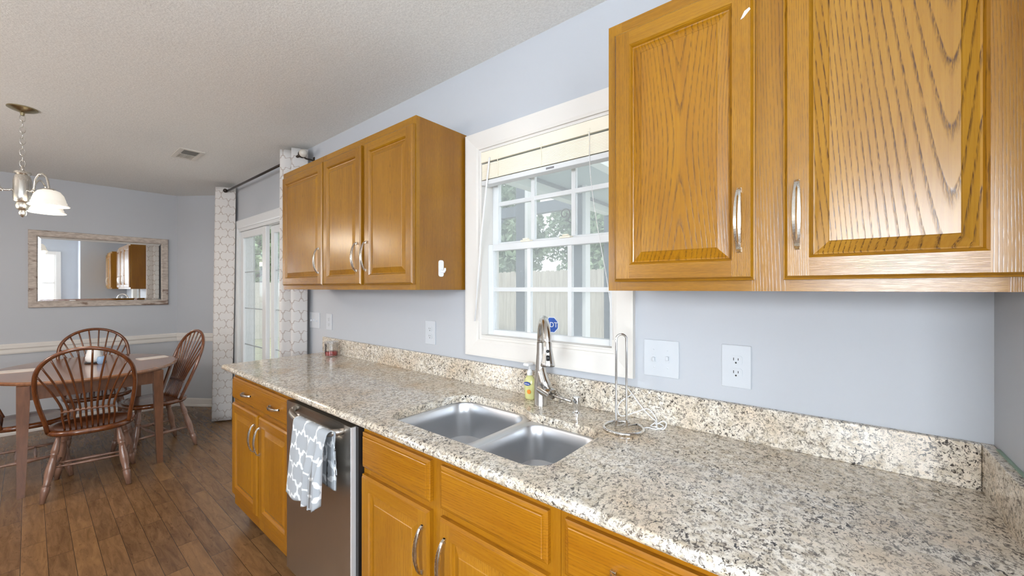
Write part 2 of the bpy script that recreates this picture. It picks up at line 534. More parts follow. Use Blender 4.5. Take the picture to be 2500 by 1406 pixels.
def struct(name, bm, m, parent=None, **kw):
    o = obj(name, bm, m, parent, **kw)
    if not parent: o['kind'] = 'structure'
    return o

bm = BM(); box(bm, XL-0.15, XS+0.15, YF-0.15, 0.14, -0.08, 0.0)
struct('floor', bm, FLOOR)
bm = BM(); box(bm, XL-0.5, XS+0.5, YF-0.5, 0.45, CH, CH+0.12)
struct('ceiling', bm, CEIL)

# back wall (sink wall) with window and sliding-door openings
WX0, WX1, WZ0, WZ1 = -1.335, -0.640, 1.128, 2.036       # kitchen window opening
DX0, DX1, DZ1 = -4.80, -3.30, 1.985                     # sliding door opening
bm = BM()
for (a, b, c, d) in ((XL, DX0, 0, CH), (DX0, DX1, DZ1, CH), (DX1, WX0, 0, CH), (WX0, WX1, 0, WZ0), (WX0, WX1, WZ1, CH), (WX1, XR+0.1, 0, CH)):
    box(bm, a, b, 0.0, 0.12, c, d)
struct('wall_back', bm, WALL)
bm = BM(); box(bm, XL-0.12, XL, YF, 0.0, 0, CH); struct('wall_left', bm, WALL)
# short angled wall between the dining wall and the sink wall
bm = BM(); prism(bm, [(XL, -0.275), (-5.595, 0.0), (XL, 0.0)], 'z', 0, CH); struct('wall_corner', bm, WALL)
# wall behind the camera and side wall, each with one window (seen in reflections)
FW = (-0.07, 0.79, 1.0, 2.04)      # x0 x1 z0 z1
SW = (-1.90, -1.02, 0.90, 2.08)    # y0 y1 z0 z1
bm = BM()
for (a, b, c, d) in ((XL, FW[0], 0, CH), (FW[1], XS+0.12, 0, CH), (FW[0], FW[1], 0, FW[2]), (FW[0], FW[1], FW[3], CH)):
    box(bm, a, b, YF-0.12, YF, c, d)
struct('wall_front', bm, WALL)
bm = BM()
for (a, b, c, d) in ((YF, SW[0], 0, CH), (SW[1], -0.70, 0, CH), (SW[0], SW[1], 0, SW[2]), (SW[0], SW[1], SW[3], CH)):
    box(bm, XS, XS+0.12, a, b, c, d)
struct('wall_side', bm, WALL)
bm = BM(); box(bm, XR, XR+0.12, -0.70, 0.0, 0, CH); box(bm, XR+0.12, XS+0.12, -0.70, -0.58, 0, CH)
struct('wall_right', bm, WALL)

# chair rail and baseboards
RAIL = [(0, 0.758), (0.012, 0.758), (0.016, 0.772), (0.016, 0.800), (0.024, 0.812), (0.024, 0.842), (0.014, 0.852), (0, 0.852)]
def run(bm, prof, p, q, nrm):
    """sweep a (out, z) profile along the wall line p->q"""
    A = [bm.verts.new((p[0]+nrm[0]*o, p[1]+nrm[1]*o, z)) for o, z in prof]
    B = [bm.verts.new((q[0]+nrm[0]*o, q[1]+nrm[1]*o, z)) for o, z in prof]
    n = len(prof); fs = []
    for i in range(n): fs.append(bm.faces.new((A[i], A[(i+1) % n], B[(i+1) % n], B[i])))
    fs.append(bm.faces.new(A)); fs.append(bm.faces.new(B[::-1]))
    bmesh.ops.recalc_face_normals(bm, faces=fs)
an = Vector((0.275, -0.395, 0)).normalized()
BASE = [(0, 0.0), (0.020, 0.0), (0.020, 0.018), (0.013, 0.022), (0.013, 0.080), (0.006, 0.092), (0, 0.092)]
bm = BM(); run(bm, RAIL, (XL, YF), (XL, -0.275), (1, 0)); struct('trim_1', bm, TRIM)
bm = BM(); run(bm, RAIL, (XL, -0.275), (-5.595, 0), an); struct('trim_2', bm, TRIM)
bm = BM(); run(bm, RAIL, (-5.595, 0), (DX0-0.085, 0), (0, -1)); struct('trim_3', bm, TRIM)
bm = BM(); run(bm, BASE, (XL, YF), (XL, -0.275), (1, 0)); struct('baseboard_left', bm, TRIM)
bm = BM(); run(bm, BASE, (XL, -0.275), (-5.595, 0), an); struct('baseboard_corner', bm, TRIM)
bm = BM(); run(bm, BASE, (-5.595, 0), (DX0-0.085, 0), (0, -1)); run(bm, BASE, (DX1+0.085, 0), (-2.77, 0), (0, -1)); struct('baseboard_back', bm, TRIM)

# ------------------------------------------------------------------ kitchen window
def casing_frame(bm, x0, x1, z0, z1, wd, y0=0.0, prof=((0, 0.010), (0.012, 0.014), (0.05, 0.019), (0.068, 0.022), (1.0, 0.022)), bottom=True):
    """mitred moulded picture frame casing round an opening in the y=0 wall; prof in (offset from inner edge, thickness)"""
    loops = [(0.0, 0.0)] + [(min(o, wd), th) for o, th in prof] + [(wd, 0.0)]
    L = []
    for o, th in loops:
        zb = z0 - o if bottom else z0
        L.append([bm.verts.new((x0-o, y0-th, zb)), bm.verts.new((x1+o, y0-th, zb)), bm.verts.new((x1+o, y0-th, z1+o)), bm.verts.new((x0-o, y0-th, z1+o))])
    fs = []
    for a, b in zip(L[:-1], L[1:]):
        for k in range(4):
            if not bottom and k == 0: continue
            fs.append(bm.faces.new((a[k], b[k], b[(k+1) % 4], a[(k+1) % 4])))
    bmesh.ops.recalc_face_normals(bm, faces=fs)

bm = BM(); casing_frame(bm, WX0, WX1, WZ0, WZ1, 0.078)
# jamb lining
for (a, b, c, d) in ((WX0, WX0+0.012, WZ0+0.012, WZ1-0.012), (WX1-0.012, WX1, WZ0+0.012, WZ1-0.012), (WX0, WX1, WZ0, WZ0+0.012), (WX0, WX1, WZ1-0.012, WZ1)):
    box(bm, a, b, -0.001, 0.125, c, d)
window = struct('window_1', bm, TRIM)

def sash(name, x0, x1, z0, z1, y0, y1, st, rb, rt, vx, hz, mw, parent):
    bm = BM()
    for (a, b, c, d) in ((x0, x0+st, z0, z1), (x1-st, x1, z0, z1), (x0+st, x1-st, z0, z0+rb), (x0+st, x1-st, z1-rt, z1)):
        box(bm, a, b, y0, y1, c, d, 0.003)
    s = obj(name, bm, VINYL, parent)
    ym = (y0+y1)/2
    bm = BM()
    for x in vx: box(bm, x-mw/2, x+mw/2, ym-0.009, ym+0.009, z0+rb, z1-rt)
    for z in hz: box(bm, x0+st, x1-st, ym-0.0085, ym+0.0085, z-mw/2, z+mw/2)
    obj('muntin', bm, VINYL, s)
    bm = BM(); box(bm, x0+st*0.8, x1-st*0.8, ym-0.002, ym+0.002, z0+rb*0.8, z1-rt*0.5)
    obj('glass', bm, GLASS, s)
    return s
sash('upper_sash', WX0+0.012, WX1-0.012, 1.565, WZ1-0.012, 0.078, 0.104, 0.036, 0.03, 0.035, (-1.079, -0.866), (1.783,), 0.019, window)
lower = sash('lower_sash', WX0+0.012, WX1-0.012, WZ0+0.014, 1.583, 0.046, 0.076, 0.032, 0.030, 0.032, (-1.079, -0.866), (1.366,), 0.019, window)
for x in (-1.095, -0.885):
    bm = BM(); box(bm, x-0.026, x+0.026, 0.042, 0.070, 1.583, 1.591, 0.002); box(bm, x-0.010, x+0.018, 0.038, 0.052, 1.591, 1.598, 0.002)
    obj('sash_lock', bm, CREAM, lower)
bm = BM(); box(bm, WX0+0.012, WX1-0.012, -0.004, 0.046, WZ0+0.012, WZ0+0.020, 0.002); obj('window_sill', bm, TRIM, window)

# ------------------------------------------------------------------ sliding glass door
bm = BM(); casing_frame(bm, DX0, DX1, 0.0, DZ1, 0.078, bottom=False)
for (a, b, c, d) in ((DX0, DX0+0.02, 0.03, DZ1-0.03), (DX1-0.02, DX1, 0.03, DZ1-0.03), (DX0, DX1, DZ1-0.03, DZ1), (DX0, DX1, 0, 0.03)):
    box(bm, a, b, -0.001, 0.13, c, d)
door = struct('door_1', bm, VINYL)
for nm, x0, x1, y0 in (('sliding_panel', -4.775, -4.09, 0.010), ('fixed_panel', -4.09, -3.325, 0.052)):
    bm = BM()
    for (a, b, c, d) in ((x0, x0+0.075, 0.03, 1.953), (x1-0.09, x1, 0.03, 1.953), (x0+0.075, x1-0.09, 0.03, 0.12), (x0+0.075, x1-0.09, 1.885, 1.953)):
        box(bm, a, b, y0, y0+0.036, c, d, 0.004)
    p = obj(nm, bm, VINYL, door)
    bm = BM()
    xm = (x0+x1)/2 - 0.008
    box(bm, xm-0.005, xm+0.005, y0+0.016, y0+0.022, 0.12, 1.885)
    for z in (1.538, 1.172, 0.805, 0.44): box(bm, x0+0.075, x1-0.09, y0+0.0155, y0+0.0225, z-0.005, z+0.005)
    obj('grille', bm, plain('grey_grille', srgb(178, 186, 190), 0.4), p)
    bm = BM(); box(bm, x0+0.07, x1-0.085, y0+0.013, y0+0.025, 0.115, 1.89); obj('glass', bm, DOORGLASS, p)

# windows of the front and side walls (seen in reflections)
bm = BM()
x0, x1, z0, z1 = FW
for (a, b, c, d) in ((x0-0.075, x0, z0-0.075, z1+0.075), (x1, XS-0.001, z0-0.075, z1+0.075), (x0, x1, z1, z1+0.075), (x0, x1, z0-0.075, z0)): box(bm, a, b, YF, YF+0.018, c, d, 0.003)
for (a, b, c, d) in ((x0, x0+0.03, z0, z1), (x1-0.03, x1, z0, z1), (x0+0.03, x1-0.03, 1.50, 1.54)): box(bm, a, b, YF-0.04, YF-0.01, c, d)
w2 = struct('window_2', bm, TRIM)
bm = BM(); box(bm, x0+0.03, x1-0.03, YF-0.028, YF-0.024, z0, z1); obj('glass', bm, GLASS, w2)
bm = BM()
y0, y1, z0, z1 = SW
for (a, b, c, d) in ((y0-0.075, y0, z0-0.075, z1+0.075), (y1, y1+0.075, z0-0.075, z1+0.075), (y0, y1, z1, z1+0.075), (y0, y1, z0-0.075, z0)): box(bm, XS-0.018, XS, a, b, c, d, 0.003)
for (a, b, c, d) in ((y0, y0+0.03, z0, z1), (y1-0.03, y1, z0, z1), (y0+0.03, y1-0.03, 1.47, 1.51)): box(bm, XS+0.01, XS+0.04, a, b, c, d)
w3 = struct('window_3', bm, TRIM)
bm = BM(); box(bm, XS+0.024, XS+0.028, y0+0.03, y1-0.03, z0, z1); obj('glass', bm, GLASS, w3)

# ------------------------------------------------------------------ cabinets
def cab_door(bm, x0, x1, z0, z1, yb, fw=0.046, th=0.020, raise_=True):
    """frame and raised-panel door, front at yb-th. materials 0 vertical, 1 horizontal, 2 panel"""
    def loop(i, d): # inset i, depth d in front of yb
        return [bm.verts.new((x0+i, yb-d, z0+i)), bm.verts.new((x1-i, yb-d, z0+i)), bm.verts.new((x1-i, yb-d, z1-i)), bm.verts.new((x0+i, yb-d, z1-i))]
    fs = []
    def ring(a, b, mi=None):
        for k in range(4):
            f = bm.faces.new((a[k], a[(k+1) % 4], b[(k+1) % 4], b[k]))
            f.material_index = (1 if k in (0, 2) else 0) if mi is None else mi
            fs.append(f)
    L0 = loop(0, 0); L1 = loop(0, th-0.007); L1b = loop(0.003, th-0.006); L2 = loop(0.008, th)
    ring(L0, L1); ring(L1, L1b); ring(L1b, L2)
    L3 = loop(fw, th)
    # stiles run the full height, rails sit between
    sb = [bm.verts.new((x0+fw, yb-th, z0+0.008)), bm.verts.new((x1-fw, yb-th, z0+0.008)), bm.verts.new((x1-fw, yb-th, z1-0.008)), bm.verts.new((x0+fw, yb-th, z1-0.008))]
    def q(vs, mi):
        f = bm.faces.new(vs); f.material_index = mi; fs.append(f)
    q((L2[0], sb[0], L3[0], L3[3], sb[3], L2[3]), 0)
    q((sb[1], L2[1], L2[2], sb[2], L3[2], L3[1]), 0)
    q((sb[0], sb[1], L3[1], L3[0]), 1)
    q((L3[3], L3[2], sb[2], sb[3]), 1)
    L4 = loop(fw+0.004, th-0.004); L5 = loop(fw+0.007, th-0.010)
    ring(L3, L4); ring(L4, L5)
    if raise_:
        L6 = loop(fw+0.010, th-0.011); L7 = loop(fw+0.032, th-0.004); L8 = loop(fw+0.034, th-0.0025)
        ring(L5, L6, 2); ring(L6, L7, 2); ring(L7, L8, 2)
        q(L8, 2)
    else:
        q(L5, 2)
    q(L0[::-1], 0)
    bmesh.ops.recalc_face_normals(bm, faces=fs)

def drawer_front(bm, x0, x1, z0, z1, yb, th=0.020):
    def loop(i, d):
        return [bm.verts.new((x0+i, yb-d, z0+i)), bm.verts.new((x1-i, yb-d, z0+i)), bm.verts.new((x1-i, yb-d, z1-i)), bm.verts.new((x0+i, yb-d, z1-i))]
    Ls = [loop(0, 0), loop(0, th-0.009), loop(0.003, th-0.007), loop(0.010, th-0.005), loop(0.012, th-0.001), loop(0.014, th)]
    fs = []
    for a, b in zip(Ls[:-1], Ls[1:]):
        for k in range(4): fs.append(bm.faces.new((a[k], a[(k+1) % 4], b[(k+1) % 4], b[k])))
    fs.append(bm.faces.new(Ls[-1])); fs.append(bm.faces.new(Ls[0][::-1]))
    bmesh.ops.recalc_face_normals(bm, faces=fs)

def pull(cx, cz, yf, L=0.150, horiz=False, proj=0.028, hw=0.0085, mat=None, parent=None):
    """slotted bow pull: two thin bars that part in the middle and join at both feet"""
    bm = BM()
    N = 26
    def P(t):
        s = math.sin(PI*t)
        return (t-0.5)*L, 0.004 + proj*(s**0.55 if s > 0 else 0)
    for sgn in (-1, 1):
        rings = []
        for i in range(N+1):
            t = i/N
            a, p = P(t)
            s = math.sin(PI*min(max(t, 0), 1))
            wtot = 0.0045 + (hw-0.0045)*s
            sl = 0.0017*max(0.0, min(1.0, (min(t, 1-t)-0.10)/0.05))
            inner, outer = sl, wtot
            th = 0.0035
            ring = []
            for (u, dpt) in ((inner, p-th), (outer, p-th), (outer*0.9, p+th*0.4), (inner, p+th*0.7)):
                c = sgn*u
                ring.append(bm.verts.new((cx+a, yf-dpt, cz+c) if horiz else (cx+c, yf-dpt, cz+a)))
            rings.append(ring)
        fs = []
        for r0, r1 in zip(rings[:-1], rings[1:]):
            for k in range(4): fs.append(bm.faces.new((r0[k], r0[(k+1) % 4], r1[(k+1) % 4], r1[k])))
        fs.append(bm.faces.new(rings[0])); fs.append(bm.faces.new(rings[-1]))
        bmesh.ops.recalc_face_normals(bm, faces=fs)
    for e in (-1, 1):
        a = e*(L/2-0.006)
        if horiz: box(bm, cx+a-0.006, cx+a+0.006, yf-0.007, yf, cz-0.005, cz+0.005, 0.001)
        else: box(bm, cx-0.005, cx+0.005, yf-0.007, yf, cz+a-0.006, cz+a+0.006, 0.001)
    return obj('handle', bm, mat or NICKEL, parent)

def carcass_upper(x0, x1, z0, z1, depth, mids, parent, end_left=True):
    bm = BM()
    box(bm, x0, x1, -depth+0.019, 0.0, z0+0.0, z1)
    o = obj('box', bm, OAKSIDE, parent)
    bm = BM()
    y0, y1 = -depth, -depth+0.019
    st = 0.040
    for (a, b) in [(x0, x0+st), (x1-st, x1)] + mids: box(bm, a, b, y0, y1, z0, z1, mi=0)
    edges = sorted([x0+st] + [c for m in mids for c in m] + [x1-st])
    for a, b in zip(edges[0::2], edges[1::2]):
        for (c, d) in ((z0, z0+0.034), (z1-0.036, z1)): box(bm, a, b, y0, y1, c, d, mi=1)
    obj('face_frame', bm, [OAKZ, OAKX], parent)

def upper_cab(name, label, x0, x1, doors, mids=[], z0=1.364, z1=2.130, group=None, panels=None):
    done = []
    t = thing(name, label, 'cabinet', ((x0+x1)/2, -0.15, z0), group)
    carcass_upper(x0, x1, z0, z1, 0.305, mids, t)
    for (a, b, side) in doors:
        bm = BM(); cab_door(bm, a, b, 1.390, 2.092, -0.3055)
        d = obj('door', bm, [OAKZ, OAKX, panels[len(done)] if panels else OAKPANEL], t)
        done.append(d)
        cx = b-0.030 if side == 'r' else a+0.026
        pull(cx, 1.530, -0.3255, parent=d)
    return t

upper_cab('wall_cabinet', 'oak wall cabinet with one door, at the curtain end of the left run', -2.850, -2.288, [(-2.820, -2.270, 'r')])
upper_cab('wall_cabinet', 'oak wall cabinet with two doors, left of the sink window', -2.287, -1.427, [(-2.255, -1.855, 'r'), (-1.822, -1.430, 'l')], [(-1.863, -1.815)])
rc = upper_cab('wall_cabinet', 'big oak wall cabinet above the counter, right of the sink window', -0.518, XR-0.004, [(-0.494, -0.148, 'r'), (-0.094, 0.250, 'l')], [(-0.158, -0.084)], panels=(OAKP1, OAKP2))
rd = [o for o in bpy.data.objects if o.parent == rc and o.name.startswith('door')][0]
bm = BM(); prism(bm, [(-0.176, 1.998), (-0.170, 2.000), (-0.156, 2.014), (-0.158, 2.019), (-0.168, 2.014)], 'y', -0.3268, -0.3256)
tag(obj('sticker_scrap', bm, WHITEP, rd), 'torn white scrap')

# adhesive hook on the end of the left wall cabinet
t = thing('adhesive_hook', 'small white stick-on hook on the end panel of the left wall cabinet', 'hook', (-1.427, -0.166, 1.425))
bm = BM(); prism(bm, [(a+(-0.166), b+1.4635) for a, b in rrect(-0.0135, 0.0135, -0.038, 0.038, 0.010)], 'x', -1.4268, -1.4215); obj('back_plate', bm, WHITEP, t)
bm = BM(); tube(bm, [(-1.4225, -0.166, 1.452), (-1.413, -0.166, 1.448), (-1.403, -0.166, 1.447), (-1.397, -0.166, 1.455), (-1.396, -0.166, 1.465)], [0.0075, 0.006, 0.005, 0.005, 0.004], 8); obj('hook', bm, WHITEP, t, smooth=True)

# base cabinets
BY = -0.605
def base_cab(name, label, x0, x1, fronts, doors, stiles, pulls):
    t = thing(name, label, 'cabinet', ((x0+x1)/2, -0.3, 0.0))
    bm = BM()
    # open-topped box: the sink hangs inside, so sides, bottom and back only
    for (a, b, c, d, e, f) in ((x0, x0+0.016, BY+0.02, -0.003, 0.10, 0.878), (x1-0.016, x1, BY+0.02, -0.003, 0.10, 0.878), (x0+0.016, x1-0.016, BY+0.02, -0.003, 0.10, 0.116), (x0+0.016, x1-0.016, -0.012, -0.003, 0.116, 0.878)):
        box(bm, a, b, c, d, e, f)
    obj('box', bm, OAKSIDE, t)
    bm = BM()
    for (a, b) in stiles: box(bm, a, b, BY, BY+0.019, 0.10, 0.878, mi=0)
    es = sorted(c for s in stiles for c in s)[1:-1]
    for a, b in zip(es[0::2], es[1::2]):
        for (c, d) in ((0.10, 0.19), (0.695, 0.74), (0.846, 0.878)): box(bm, a, b, BY, BY+0.019, c, d, mi=1)
    obj('face_frame', bm, [OAKLOWZ, OAKLOWX], t)
    bm = BM(); box(bm, x0+0.002, x1-0.002, BY+0.075, BY+0.085, 0.0, 0.10); obj('toe_kick', bm, TOE, t)
    for (a, b, pl) in fronts:
        bm = BM(); drawer_front(bm, a, b, 0.729, 0.854, BY-0.0005)
        d = obj('drawer_front', bm, OAKLOWX, t)
        for cx in pl: pull(cx, 0.793, BY-0.0205, 0.112, True, 0.024, 0.0075, parent=d)
    for (a, b, side) in doors:
        bm = BM(); cab_door(bm, a, b, 0.172, 0.704, BY-0.0005, 0.050)
        d = obj('door', bm, [OAKLOWZ, OAKLOWX, OAKLOWZ], t)
        cx = b-0.024 if side == 'r' else a+0.030
        pull(cx, 0.583, BY-0.0205, 0.148, parent=d)
    return t
base_cab('base_cabinet', 'oak base cabinet at the dining end of the counter, left of the dishwasher', -2.762, -1.932,
         [(-2.748, -1.940, (-2.487, -2.105))], [(-2.748, -2.352, 'r'), (-2.328, -1.940, 'l')], [(-2.762, -2.722), (-2.372, -2.308), (-1.972, -1.932)], None)
base_cab('base_cabinet', 'oak base cabinet under the sink with two false drawer fronts', -1.334, -0.492,
         [(-1.324, -0.945, ()), (-0.898, -0.520, ())], [(-1.324, -0.945, 'r'), (-0.898, -0.520, 'l')], [(-1.334, -1.290), (-0.962, -0.880), (-0.538, -0.492)], None)
base_cab('base_cabinet', 'oak base cabinet right of the sink base, under the corner of the counter', -0.491, XR-0.004,
         [(-0.474, -0.130, (-0.302,)), (-0.088, 0.256, (0.084,))], [(-0.474, -0.130, 'r'), (-0.088, 0.256, 'l')], [(-0.491, -0.452), (-0.150, -0.068), (0.228, XR-0.004)], None)

# ------------------------------------------------------------------ dishwasher
t = thing('dishwasher', 'stainless steel dishwasher with a towel over its bar handle', 'dishwasher', (-1.633, -0.3, 0))
bm = BM(); box(bm, -1.930, -1.337, -0.600, -0.02, 0.10, 0.872); obj('tub', bm, BLACK, t)
bm = BM()
# door panel with a scooped pocket behind the handle bar: front sheet built as a grid so the pocket dips in
x0, x1, z0, z1, yf = -1.926, -1.366, 0.115, 0.866, -0.640
NX, NZ = 60, 90
def pocket(x, z):
    u = (x+1.645)/0.240; v = (z-0.832)/0.046
    if abs(u) >= 1 or abs(v) >= 1: return 0.0
    f = min(1.0, (1-abs(u))/0.22); g = min(1.0, (1-abs(v))/0.75)
    return 0.018*(f*f*(3-2*f))*(g*g*(3-2*g))
G = [[bm.verts.new((x0+(x1-x0)*i/NX, yf + pocket(x0+(x1-x0)*i/NX, z0+(z1-z0)*j/NZ), z0+(z1-z0)*j/NZ)) for j in range(NZ+1)] for i in range(NX+1)]
for i in range(NX):
    for j in range(NZ): bm.faces.new((G[i][j], G[i+1][j], G[i+1][j+1], G[i][j+1]))
# edges back to the tub
rim = [G[i][0] for i in range(NX+1)] + [G[NX][j] for j in range(1, NZ+1)] + [G[i][NZ] for i in range(NX-1, -1, -1)] + [G[0][j] for j in range(NZ-1, 0, -1)]
bk = [bm.verts.new((v.co.x, -0.601, v.co.z)) for v in rim]
for i in range(len(rim)):
    k = (i+1) % len(rim); bm.faces.new((rim[k], rim[i], bk[i], bk[k]))
obj('door_panel', bm, STEELDW, t)
bm = BM(); box(bm, -1.3655, -1.358, -0.642, -0.601, 0.115, 0.866, 0.001); tag(obj('edge_strip', bm, plain('bright_edge', (0.85, 0.85, 0.86), 0.25, 0.4), t), 'bright steel edge strip')
bm = BM(); box(bm, -1.357, -1.338, -0.625, -0.601, 0.10, 0.870); obj('seal_gap', bm, BLACK, t)
bm = BM()
hp = [(-1.862, -0.632, 0.838), (-1.848, -0.648, 0.836), (-1.815, -0.664, 0.834), (-1.75, -0.678, 0.832), (-1.645, -0.687, 0.831), (-1.53, -0.684, 0.832), (-1.46, -0.674, 0.834), (-1.438, -0.655, 0.836), (-1.428, -0.632, 0.838)]
tube(bm, hp, [0.012, 0.0135, 0.014, 0.0145, 0.015, 0.0145, 0.014, 0.0135, 0.012], 14); obj('handle', bm, STEELDW, t, smooth=True)
bm = BM(); box(bm, -1.926, -1.340, -0.56, -0.55, 0.0, 0.10); obj('toe_kick', bm, TOE, t)

# dish towel folded over the bar, hanging in pleats
def towel():
    bm = BM()
    uvl = bm.loops.layers.uv.new('UVMap')
    NU, NV = 44, 60
    rows = []
    xl, xr = -1.700, -1.425
    for j in range(NV+1):
        # v runs from bottom of the back layer, over the bar, down the front
        v = j/NV
        row = []
        for i in range(NU+1):
            u = i/NU
            front = 0.302 - 0.055*u*u + 0.016*math.sin(2*PI*u*u*3.2)*u
            back = 0.205
            arc = 0.055
            s = v*(front+arc+back)
            if s < back:
                z = 0.832 - (back-s); y = -0.6655; fr = 0.0
                dist = back-s
            elif s < back+arc:
                a = (s-back)/arc*PI
                z = 0.833 + 0.0195*math.sin(a); y = -0.6845 + 0.0195*math.cos(a); dist = 0; fr = (1-math.cos(a))/2
            else:
                dist = s-back-arc
                z = 0.833 - dist; y = -0.704; fr = 1.0
            # gathered pleats toward the right edge, growing downward
            g = min(1, dist/0.15)
            ph = u*u*3.2*2*PI
            y -= fr*(0.020*g*(0.15+0.85*u)*(0.5+0.5*math.sin(ph+0.6)) + 0.016*g*u)
            # right part folds back on itself: x compresses
            xx = xl + (xr-xl)*(u - 0.085*math.sin(ph)*u*g)
            xx -= (0.030+0.045*(1-u))*min(1, dist/0.35)*fr
            xx += 0.016*u*g*fr
            row.append((bm.verts.new((xx, y, z)), u, s))
        rows.append(row)
    for j in range(NV):
        for i in range(NU):
            q = (rows[j][i], rows[j][i+1], rows[j+1][i+1], rows[j+1][i])
            f = bm.faces.new([a[0] for a in q])
            for lp, a in zip(f.loops, q): lp[uvl].uv = (a[1]*2.7, a[2]/0.128)
    # thickness
    bmesh.ops.recalc_face_normals(bm, faces=bm.faces)
    bmesh.ops.solidify(bm, geom=bm.faces[:], thickness=0.0035)
    return bm
tag(obj('dish_towel', towel(), TOWEL, smooth=True), 'grey and white trellis dish towel hanging over the dishwasher handle', 'towel')

# ------------------------------------------------------------------ counter, backsplash, sink
CX0, CX1, CYF, CT, CB = -2.868, XR-0.002, -0.650, 0.914, 0.884
S1 = (-1.264, -0.893, -0.568, -0.172)   # big bowl x0 x1 y0 y1
S2 = (-0.863, -0.571, -0.568, -0.212)   # small bowl
def counter_mesh():
    bm = BM()
    vs = box(bm, CX0, CX1, CYF, -0.001, CB, CT)
    es = [e for e in bm.edges if (abs(e.verts[0].co.y-CYF) < 1e-5 and abs(e.verts[1].co.y-CYF) < 1e-5 and abs(e.verts[0].co.x-e.verts[1].co.x) > 0.5) or
          (abs(e.verts[0].co.x-CX0) < 1e-5 and abs(e.verts[1].co.x-CX0) < 1e-5)]
    es = [e for e in es if not (abs(e.verts[0].co.y+0.001) < 1e-5 and abs(e.verts[1].co.y+0.001) < 1e-5)]
    bmesh.ops.bevel(bm, geom=es, offset=0.015, segments=5, profile=0.5, affect='EDGES')
    me = bpy.data.meshes.new('c'); bm.to_mesh(me); bm.free()
    o = bpy.data.objects.new('c', me); COL.objects.link(o)
    # cutter: union outline of both bowls with a dip where the divider meets the rear
    out = []
    X0, X1, Y0, Y1 = S1; A0, A1, B0, B1 = S2
    def arc(cx, cy, r, a0, a1, n=8):
        return [(cx + r*math.cos(a0+(a1-a0)*k/n), cy + r*math.sin(a0+(a1-a0)*k/n)) for k in range(n+1)]
    out += arc(X0+0.075, Y0+0.075, 0.075, PI, 1.5*PI)
    out += arc(A1-0.075, B0+0.075, 0.075, 1.5*PI, 2*PI)
    out += arc(A1-0.065, B1-0.065, 0.065, 0, 0.5*PI)
    out += [(-0.82, B1), (-0.85, B1+0.001), (-0.872, B1+0.004), (-0.888, B1+0.010)]
    out += arc(X1-0.055, Y1-0.055, 0.055, 0.22*PI, 0.5*PI, 5)
    out += arc(X0+0.090, Y1-0.090, 0.090, 0.5*PI, PI)
    bm = BM(); prism(bm, out, 'z', CB-0.05, CT+0.05)
    me2 = bpy.data.meshes.new('k'); bm.to_mesh(me2); bm.free()
    k = bpy.data.objects.new('k', me2); COL.objects.link(k)
    md = o.modifiers.new('b', 'BOOLEAN'); md.operation = 'DIFFERENCE'; md.object = k; md.solver = 'EXACT'
    bpy.context.view_layer.update()
    dg = bpy.context.evaluated_depsgraph_get()
    me3 = bpy.data.meshes.new_from_object(o.evaluated_get(dg))
    r = BM(); r.from_mesh(me3)
    bpy.data.objects.remove(o); bpy.data.objects.remove(k)
    for m in (me, me2, me3): bpy.data.meshes.remove(m)
    return r
tag(obj('countertop', counter_mesh(), GRANITE), 'long speckled beige granite countertop with a cut-out for the sink', 'countertop')
bm = BM(); box(bm, -2.908, XR-0.022, -0.021, -0.001, CT, 1.0185, 0.002)
tag(obj('backsplash', bm, GRANITE), 'low speckled granite backsplash running under the sink window', 'backsplash')
bm = BM(); box(bm, XR-0.0215, XR-0.001, -0.645, -0.001, CT, 1.0185, 0.002)
tag(obj('backsplash', bm, GRANITE), 'short speckled granite backsplash on the side wall at the right corner', 'backsplash')
bm = BM(); box(bm, XR-0.006, XR-0.0005, -0.60, -0.045, 1.0187, 1.0215); tag(obj('tape_strip', bm, plain('green_tape', srgb(138, 162, 144), 0.6)), 'thin pale green strip on top of the side backsplash', 'tape')

